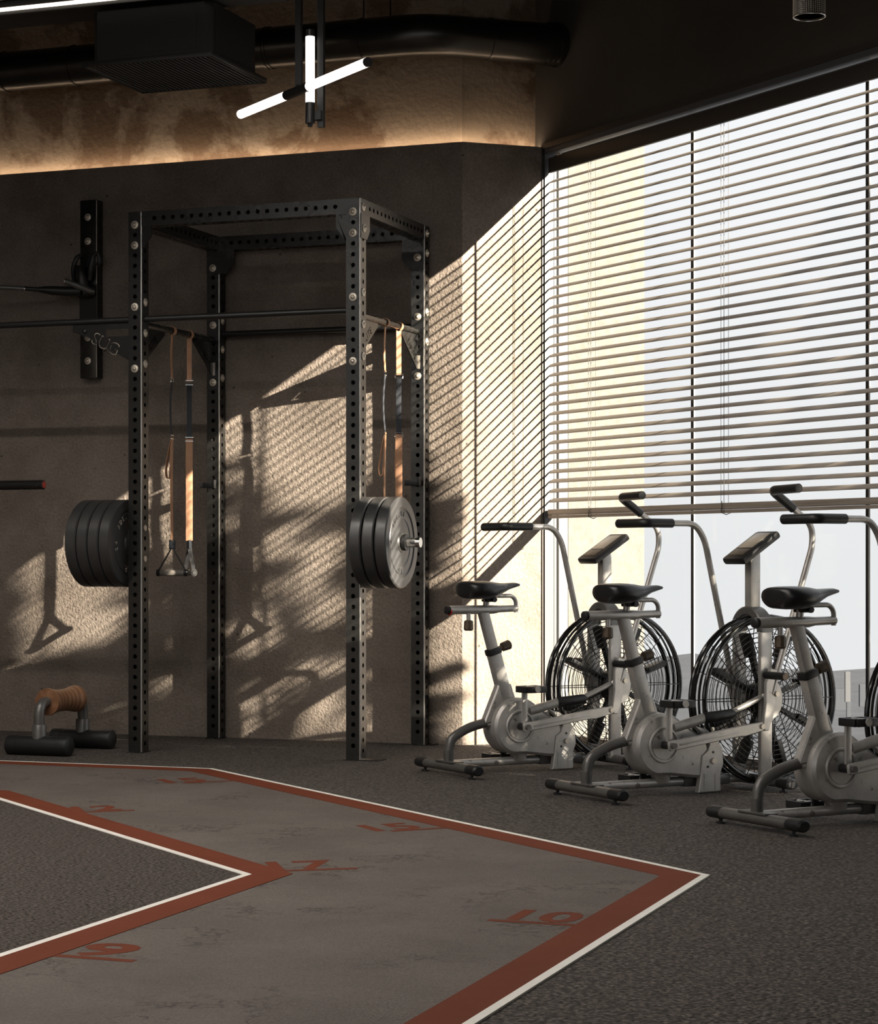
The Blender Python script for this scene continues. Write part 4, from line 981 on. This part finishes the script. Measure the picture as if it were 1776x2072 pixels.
def flange(p, d, r, w_, nm='duct_flange'):
    d = Vector(d); MB().lathe([(DR - .01, -w_ / 2), (r, -w_ / 2), (r, w_ / 2), (DR - .01, w_ / 2)], 40).build(nm, M_DUCT, du).matrix_local = Matrix.Translation(p) @ d.to_track_quat('Z', 'Y').to_matrix().to_4x4()
for x in (-4.70, -4.68, -4.15, -5.86, -6.30): flange((x, DYY, DZ), (1, 0, 0), DR + .0045, .010)
flange(bend0 + FD * .345, FD, DR + .0045, .010)
for o_ in (.03, .06, .09): flange(pend - FD * o_, FD, DR + .006 + .004 * (o_ < .05), .016)
for x in (-4.15, -5.6, -4.0):
    MB().cyl((x, DYY, DZ + DR), (x, DYY, CEIL), .004, 6).build('hanger_rod', M_BLACK, du)

ac = thing('ceiling_cassette', 'black air conditioning cassette with slatted grille under the ceiling', 'air conditioner', (-4.475, 8.745, 0))
ZG = 3.215
bd = MB(); bd.prism([(-.30, -.22), (-.27, -.25), (.27, -.25), (.30, -.22), (.30, .22), (.27, .25), (-.27, .25), (-.30, .22)], 0, .235, .002, frame((0, 0, ZG + .022), (1, 0, 0), (0, 0, 1), (0, 1, 0)))
bd.build('cassette_body', M_CASS, ac, 20)
for sx_ in (-1, 1):
    MB().box((0, sx_ * .2505, ZG + .135), (.46, .003, .17)).build('body_panel', M_CASS, ac, 0)
    MB().box((sx_ * .3005, 0, ZG + .135), (.003, .40, .17)).build('body_panel', M_CASS, ac, 0)
for c, s in (((0, -.285, ZG + .010), (.655, .018, .024)), ((0, .285, ZG + .010), (.655, .018, .024)), ((-.32, 0, ZG + .010), (.018, .58, .024)), ((.32, 0, ZG + .010), (.018, .58, .024))):
    MB().box(c, s, None, .004).build('grille_frame', M_CASS, ac)
MB().box((0, 0, ZG + .021), (.63, .55, .002)).build('grille_back', M_VOID, ac, 0)
gs = MB().box((0, 0, 0), (.009, .552, .003)).mesh('grille_slat', M_DARKSIL, 0)
for k in range(27):
    o = link('grille_slat', gs, ac); o.location = (-.30 + k * .0231, 0, ZG + .002)
for x in (-.22, .22): MB().cyl((x, 0, ZG + .24), (x, 0, CEIL), .005, 6).build('hanger_rod', M_BLACK, ac)
MB().box((-.10, .10, ZG + .40), (.05, .05, .36)).build('hanger_beam', M_BLACK, ac, 0)

# luminous mesh ceiling raft at the top left
rf = thing('mesh_light_raft', 'dark ceiling raft with wire mesh and bright light strip at the top left corner', 'ceiling light', (-5.2, 8.4, 3.50))
MB().box((-.85, .205, .06), (4.3, .25, .12)).build('raft_panel', M_CEIL, rf, 0)
MB().box((-.85, .072, .020), (4.3, .018, .06)).build('raft_edge', M_BLACK, rf, 0)
MB().box((-.8, .050, .010), (4.0, .020, .012)).build('light_strip', M_LEDW, rf, 0)
for k in range(53): MB().cyl((-2.7 + k * .075, .05, .055), (-2.7 + k * .075 - .55, -1.2, .055), .0016, 5).build('mesh_wire', M_STEEL, rf)
for k in range(14): MB().cyl((-2.8, -.03 - k * .085, .052), (1.3, -.03 - k * .085 + .10, .052), .0016, 5).build('mesh_wire', M_STEEL, rf)
MB().box((-.85, -1.25, .06), (4.3, .06, .12)).build('raft_edge', M_BLACK, rf, 0)
MB().box((1.33, -.5, .06), (.06, 1.5, .12)).build('raft_edge', M_BLACK, rf, 0)
MB().box((-.85, -.55, .13), (4.3, 1.6, .01)).build('raft_back', M_BLACK, rf, 0)
MB().box((.95, .46, .10), (.8, .22, .05)).build('raft_bracket', M_CEIL, rf, 0)
for x in (-2.6, -.8, 1.0): MB().cyl((x, .2, .12), (x, .2, CEIL - 3.5), .006, 6).build('hanger_rod', M_BLACK, rf)

# unseen linear lamps over the training lane, added as fill light for the floor
M_FILL = mat('fill_diffuser', (0.9, 0.9, 0.9), 0.4, emit=(1.0, 0.93, 0.85), estr=86.0)
for yy, ll in ((6.9, 'added linear fill lamp nearest the plaster wall'), (4.6, 'added linear fill lamp in the middle of the training lane'), (2.3, 'added linear fill lamp farthest from the plaster wall')):
    lf_ = thing('added_fill_lamp', ll, 'ceiling light', (-4.6, yy, 3.60), 0, 'added linear fill lamps')
    MB().box((0, 0, .045), (4.2, .10, .07), None, .004).build('lamp_housing', M_BLACK, lf_)
    MB().box((0, 0, .006), (4.1, .070, .008)).build('diffuser', M_FILL, lf_, 0)
    for sy in (-.043, .043): MB().box((0, sy, .006), (4.2, .006, .016)).build('glare_fin', M_BLACK, lf_, 0)
    for x in (-1.9, 1.9): MB().cyl((x, 0, .08), (x, 0, CEIL - 3.60), .004, 6).build('hanger_rod', M_BLACK, lf_)

# crossed tube lamp
lamp = thing('tube_lamp', 'hanging lamp of crossed white light tubes on black rods', 'lamp', (0, 0, 0))
a_, b_ = Vector((-4.2339, 8.9225, 3.05)), Vector((-3.2818, 8.1572, 3.05)); dl = (b_ - a_).normalized(); TR = .0205
m1, m2 = Vector((-3.8613, 8.6236, 3.05)), Vector((-3.6972, 8.4946, 3.05))
tA = MB().tube([tuple(a_), tuple(a_ + dl * .008), tuple(m1)], [TR * .7, TR, TR], 20).build('light_tube', M_TUBE, lamp)
MB().cyl(tuple(m1 - dl * .004), tuple(m2), TR * 1.03, 20).build('tube_sleeve', M_BLACK, lamp)
MB().cyl(tuple(m2), tuple(b_ - dl * .012), TR, 20).build('light_tube', M_TUBE, lamp)
MB().cyl(tuple(b_ - dl * .012), tuple(b_), TR * .98, 20).build('tube_cap', M_BLACK, lamp)
V = Vector((-3.705, 8.525, 0))
MB().cyl((V.x, V.y, 3.275), (V.x, V.y, 2.985), TR, 20).build('light_tube', M_TUBE, lamp)
MB().cyl((V.x, V.y, 2.985), (V.x, V.y, 2.895), TR * 1.05, 20).build('tube_cap', M_BLACK, lamp)
MB().cyl((V.x, V.y, 3.275), (V.x, V.y, 3.305), TR * 1.0, 20).build('tube_cap', M_BLACK, lamp)
MB().tube([(V.x, V.y, 2.897), (V.x, V.y, 2.890), (V.x, V.y, 2.880)], [.015, .012, .010], 12).build('tube_knob', M_BLACK, lamp)
MB().box((V.x + .040, V.y + .030, 3.59), (.028, .022, 1.42)).build('hanging_rod', M_BLACK, lamp, 0)
MB().box((V.x + .02, V.y + .015, 2.93), (.06, .03, .04)).build('rod_clamp', M_BLACK, lamp, 0)
q1 = Vector((-3.772, 8.555, 0))
MB().box((q1.x, q1.y, 3.68), (.028, .022, 1.24)).build('hanging_rod', M_BLACK, lamp, 0)
MB().cyl((q1.x, q1.y, 3.075), (q1.x + .01, q1.y - .005, 3.05), .014, 12).build('rod_joint', M_BLACK, lamp)

# mesh cylinder pendant near the window
pe = thing('pendant_lamp', 'black mesh cylinder pendant lamp above the window blind', 'lamp', (-1.4191, 7.9969, 3.035))
mg = MB()
for k in range(26): mg.tube([(.060 * math.cos(R_(a)), .060 * math.sin(R_(a)), .003 + k * .0075) for a in range(0, 360, 15)], .0010, 4, closed=True)
for k in range(44):
    a = 2 * math.pi * k / 44; mg.cyl((.0605 * math.cos(a), .0605 * math.sin(a), 0), (.0605 * math.cos(a), .0605 * math.sin(a), .19), .0010, 4)
mg.build('mesh_shade', M_STEEL, pe, 35, 'stuff')
MB().tube([(.060 * math.cos(R_(a)), .060 * math.sin(R_(a)), 0) for a in range(0, 360, 10)], .0028, 8, closed=True).build('shade_rim', M_CHROME, pe)
MB().lathe([(.054, .004), (.056, .004), (.056, .19), (.0001, .192), (.0001, .186), (.054, .185), (.054, .004)], 32).build('lamp_can', M_BLACK, pe)
MB().cyl((0, 0, .19), (0, 0, CEIL - 3.035), .006, 8).build('stem', M_BLACK, pe)

# light strip in the gap on the ledge
ls = thing('ledge_light_strip', 'warm light strip hidden on the ledge washing the upper wall', 'light strip', (0, 0, 0))
def strip_top(x0, x1, Mx, dx):
    MB().add([(x0, -.009, LEDGE - .006), (x1, -.009, LEDGE - .006), (x1 + dx, .009, LEDGE - .006), (x0, .009, LEDGE - .006)], [(0, 1, 2, 3)], Mx).build('strip_run', M_LED, ls, 0)
    MB().box(((x0 + x1) / 2, .024, LEDGE - .026), (x1 - x0, .070, .036), Mx).build('strip_shelf', M_BLACK, ls, 0)
strip_top(-9.3, COR.x - .01, frame((0, YW + CL + .008, 0), (1, 0, 0), (0, 1, 0), UP), -.01)
strip_top(.0, .45, frame(COR - FN * (CL + .008), FD, -FN, UP), 0)

# ------------------------------------------------------------------ terrace tree outside, right of the view
S('terrace_slab', MB().box((8.4, 2.6, -.35), (8.6, 4.8, .3), M_WIN), M_OUT)
tree = thing('terrace_tree', 'leafy potted tree on the terrace outside the window', 'tree', tuple(W(8.6, 2.45, -.2)))
MB().lathe([(.0001, 0), (.22, 0), (.28, .45), (.30, .50), (.26, .50), (.25, .46), (.0001, .45)], 28).build('pot', M_POT, tree)
MB().tube([(0, 0, .4), (.03, .02, 1.2), (-.02, .05, 2.0), (.02, .0, 3.2), (.0, .02, 4.6)], [.06, .05, .042, .03, .012], 10).build('trunk', M_BARK, tree)
rt = random.Random(11)
fol = MB(); inv = Matrix.Translation(tree.location).inverted()
def lit(px, py):
    for cx, cy, rx, ry, an in BLOBS:
        rx, ry = rx + .042, ry + .034
        dx, dy = px - cx, py - cy; ca, sa = math.cos(R_(an)), math.sin(R_(an))
        ux, uy = dx * ca + dy * sa, -dx * sa + dy * ca
        if (ux / rx) ** 2 + (uy / ry) ** 2 < 1: return True
    for q in CLEAR:
        ins = False
        for i in range(len(q)):
            (xa, ya_), (xb, yb_) = q[i - 1], q[i]
            if (ya_ > py) != (yb_ > py) and px < (xb - xa) * (py - ya_) / (yb_ - ya_) + xa: ins = not ins
        if ins: return True
    return False
# openings in the crown, as sun patches on the back wall: (metres along wall, height, half length, half width, tilt)
BLOBS = [(-4.679, 1.319, 0.15, 0.04, 33), (-4.46, 1.296, 0.127, 0.052, 30), (-4.863, 1.087, 0.071, 0.031, 25), (-4.735, 1.066, 0.132, 0.044, 33), (-4.503, 0.995, 0.219, 0.083, 28), (-4.646, 0.823, 0.144, 0.069, 35), (-4.851, 0.838, 0.069, 0.098, 60), (-4.823, 0.68, 0.104, 0.071, 40), (-4.46, 0.714, 0.132, 0.06, 32), (-4.98, 0.597, 0.071, 0.048, 35), (-4.857, 0.532, 0.127, 0.041, 33), (-4.493, 0.401, 0.109, 0.037, 28), (-4.657, 0.348, 0.067, 0.035, 25), (-4.416, 0.353, 0.06, 0.032, 28), (-4.879, 0.262, 0.109, 0.038, 25), (-4.657, 0.247, 0.071, 0.071, 45), (-4.924, 0.119, 0.132, 0.071, 35), (-4.525, 0.109, 0.201, 0.132, 28), (-3.787, 1.428, 0.086, 0.032, 30), (-3.787, 1.339, 0.098, 0.032, 28), (-3.766, 1.014, 0.071, 0.025, 30), (-3.787, 0.906, 0.098, 0.037, 28), (-3.797, 0.64, 0.098, 0.031, 28), (-3.797, 0.492, 0.109, 0.048, 30), (-3.735, 0.326, 0.048, 0.031, 30), (-3.756, 0.129, 0.071, 0.071, 30), (-4.211, 0.736, 0.048, 0.071, 80), (-4.211, 0.626, 0.048, 0.071, 80), (-4.195, 0.387, 0.032, 0.025, 30), (-4.211, 0.087, 0.058, 0.109, 80), (-5.416, 0.285, 0.061, 0.111, 60), (-5.834, 0.063, 0.056, 0.033, 35), (-5.929, 0.651, 0.167, 0.072, 30)]
CLEAR = [[(-4.941, 1.933), (-4.362, 2.017), (-4.362, 1.496), (-4.902, 1.27)], [(-3.876, 2.375), (-3.685, 2.471), (-3.685, 1.572), (-3.876, 1.457)], [(-4.25, 2.126), (-4.167, 2.149), (-4.167, 1.356), (-4.25, 1.33)], [(-5.492, 1.618), (-5.345, 1.643), (-5.345, 0.931), (-5.492, 0.903)], [(-5.56, 1.427), (-5.511, 1.454), (-5.511, 0.875), (-5.56, 0.848)], [(-6.376, 0.929), (-6.024, 1.181), (-5.653, 1.4), (-5.653, 0.557), (-5.913, 0.462), (-6.376, 0.393)], [(-5.082, 1.774), (-5.007, 1.799), (-5.007, 1.202), (-5.082, 1.162)]]
SD = SUN_DIR.normalized(); n_leaf = 0
def clear_of_glass(q, T0):
    """move a leaf out along its sun ray until the crown stands well to the side of the glazing in front"""
    T = T0
    while True:
        p = q - SUN_DIR * T; rr = p.x * math.cos(R_(20)) + p.y * math.sin(R_(20)); ff = -p.x * math.sin(R_(20)) + p.y * math.cos(R_(20))
        if rr / ff > .232 or T > 3: return p
        T += .04
for k in range(7600):
    if k < 4600:
        X = rt.uniform(-6.85, -3.70); Z = rt.uniform(-.35, 1.52)
        if -6.40 < X < -5.2 and Z > 1.0: continue
        if X < -6.36 and Z < .36: continue
        if Z > 1.30 and rt.random() < .6: continue
        if lit(X, Z) and rt.random() < .975: continue
        P = Vector((X, YW, Z)); T = (END - P).dot(WN) / SUN_DIR.dot(WN)
        pw = P + SUN_DIR * T                                # where that sun ray crosses the window
        if pw.z > 3.1: continue
    else:                                                   # unseen lower leaves, added to block low sun from bikes and floor
        u_ = rt.uniform(1.45, 4.4); pw = W(u_, 0, rt.uniform(0.02, min(1.82, max(.75, 1.03 * (.643 * u_ - .29) - .04))))
    q = clear_of_glass(pw, 2.2 + rt.uniform(-.30, .30))
    lm = rt.uniform(.05, .085); ax = Vector((rt.gauss(0, 1), rt.gauss(0, 1), rt.gauss(-.3, .6))).normalized(); sd_ = ax.cross(Vector((rt.gauss(0, 1), rt.gauss(0, 1), rt.gauss(0, 1)))).normalized()
    nn = ax.cross(sd_); wv_ = lm * .36
    vs = [q - ax * lm, q - ax * lm * .3 + sd_ * wv_ + nn * .008, q + ax * lm * .45 + sd_ * wv_ * .7 + nn * .006, q + ax * lm, q + ax * lm * .45 - sd_ * wv_ * .7 + nn * .006, q - ax * lm * .3 - sd_ * wv_ + nn * .008]
    fol.add([tuple(v) for v in vs], [(0, 1, 2, 3), (0, 3, 4, 5)], inv)
fol.build('foliage', M_LEAF, tree, 0, 'stuff')
# branches carry the crown
cen = Vector((0, 0, 0))
for k in range(14):
    X = -6.2 + 2.4 * (k % 7) / 6; Z = .15 + .75 * (k // 7)
    P = Vector((X, YW, Z)); T = (END - P).dot(WN) / SUN_DIR.dot(WN); q = inv @ clear_of_glass(P + SUN_DIR * T, 2.2)
    s_ = Vector((0, .02, min(max(q.z - .5, .8), 4.5)))
    MB().tube([tuple(s_), tuple(s_.lerp(q, .5) + Vector((0, 0, .12))), tuple(q)], [.014, .009, .004], 6).build('branch', M_BARK, tree)

# far buildings on the hillside
rb_ = random.Random(5)
def far(px, py, w_, h_, m, dist=1500, lab='small pale building on the far hillside'):
    c, s = math.cos(R_(20)), math.sin(R_(20)); rx, rz = (px - 888) / 4275, (1132 - py) / 4275
    p = Vector((rx * c - s, rx * s + c, rz)) * dist
    return p + Vector((0, 0, .98))
for i, (px, py, w_, h_, mm, lab) in enumerate(((1537, 1378, 10, 20, M_FARW, 'pale tower block on the far hillside seen through the fan side'), (1714, 1372, 10, 26, M_FARW, 'white slab block on the far hillside left of the last mullion'),
        (1716, 1425, 8, 90, M_FARG, 'thin grey chimney-like tower on the far hillside'), (1700, 1400, 26, 10, M_FARG, 'low grey block on the far hillside under the white slab'), (1745, 1392, 14, 14, M_FARG, 'small grey block on the far hillside by the right edge'))):
    dist = 1380 + 70 * i; p = far(px, py, 0, 0, None, dist); k = dist / 4275
    b = tag(MB().box((0, 0, 0), (w_ * k, w_ * k * .8, h_ * k + 12), None, .3).build('far_building', mm, None, 0), lab, 'building', 'distant buildings')
    b.location = (p.x, p.y, p.z - 6); b.rotation_euler = (0, 0, R_(20))
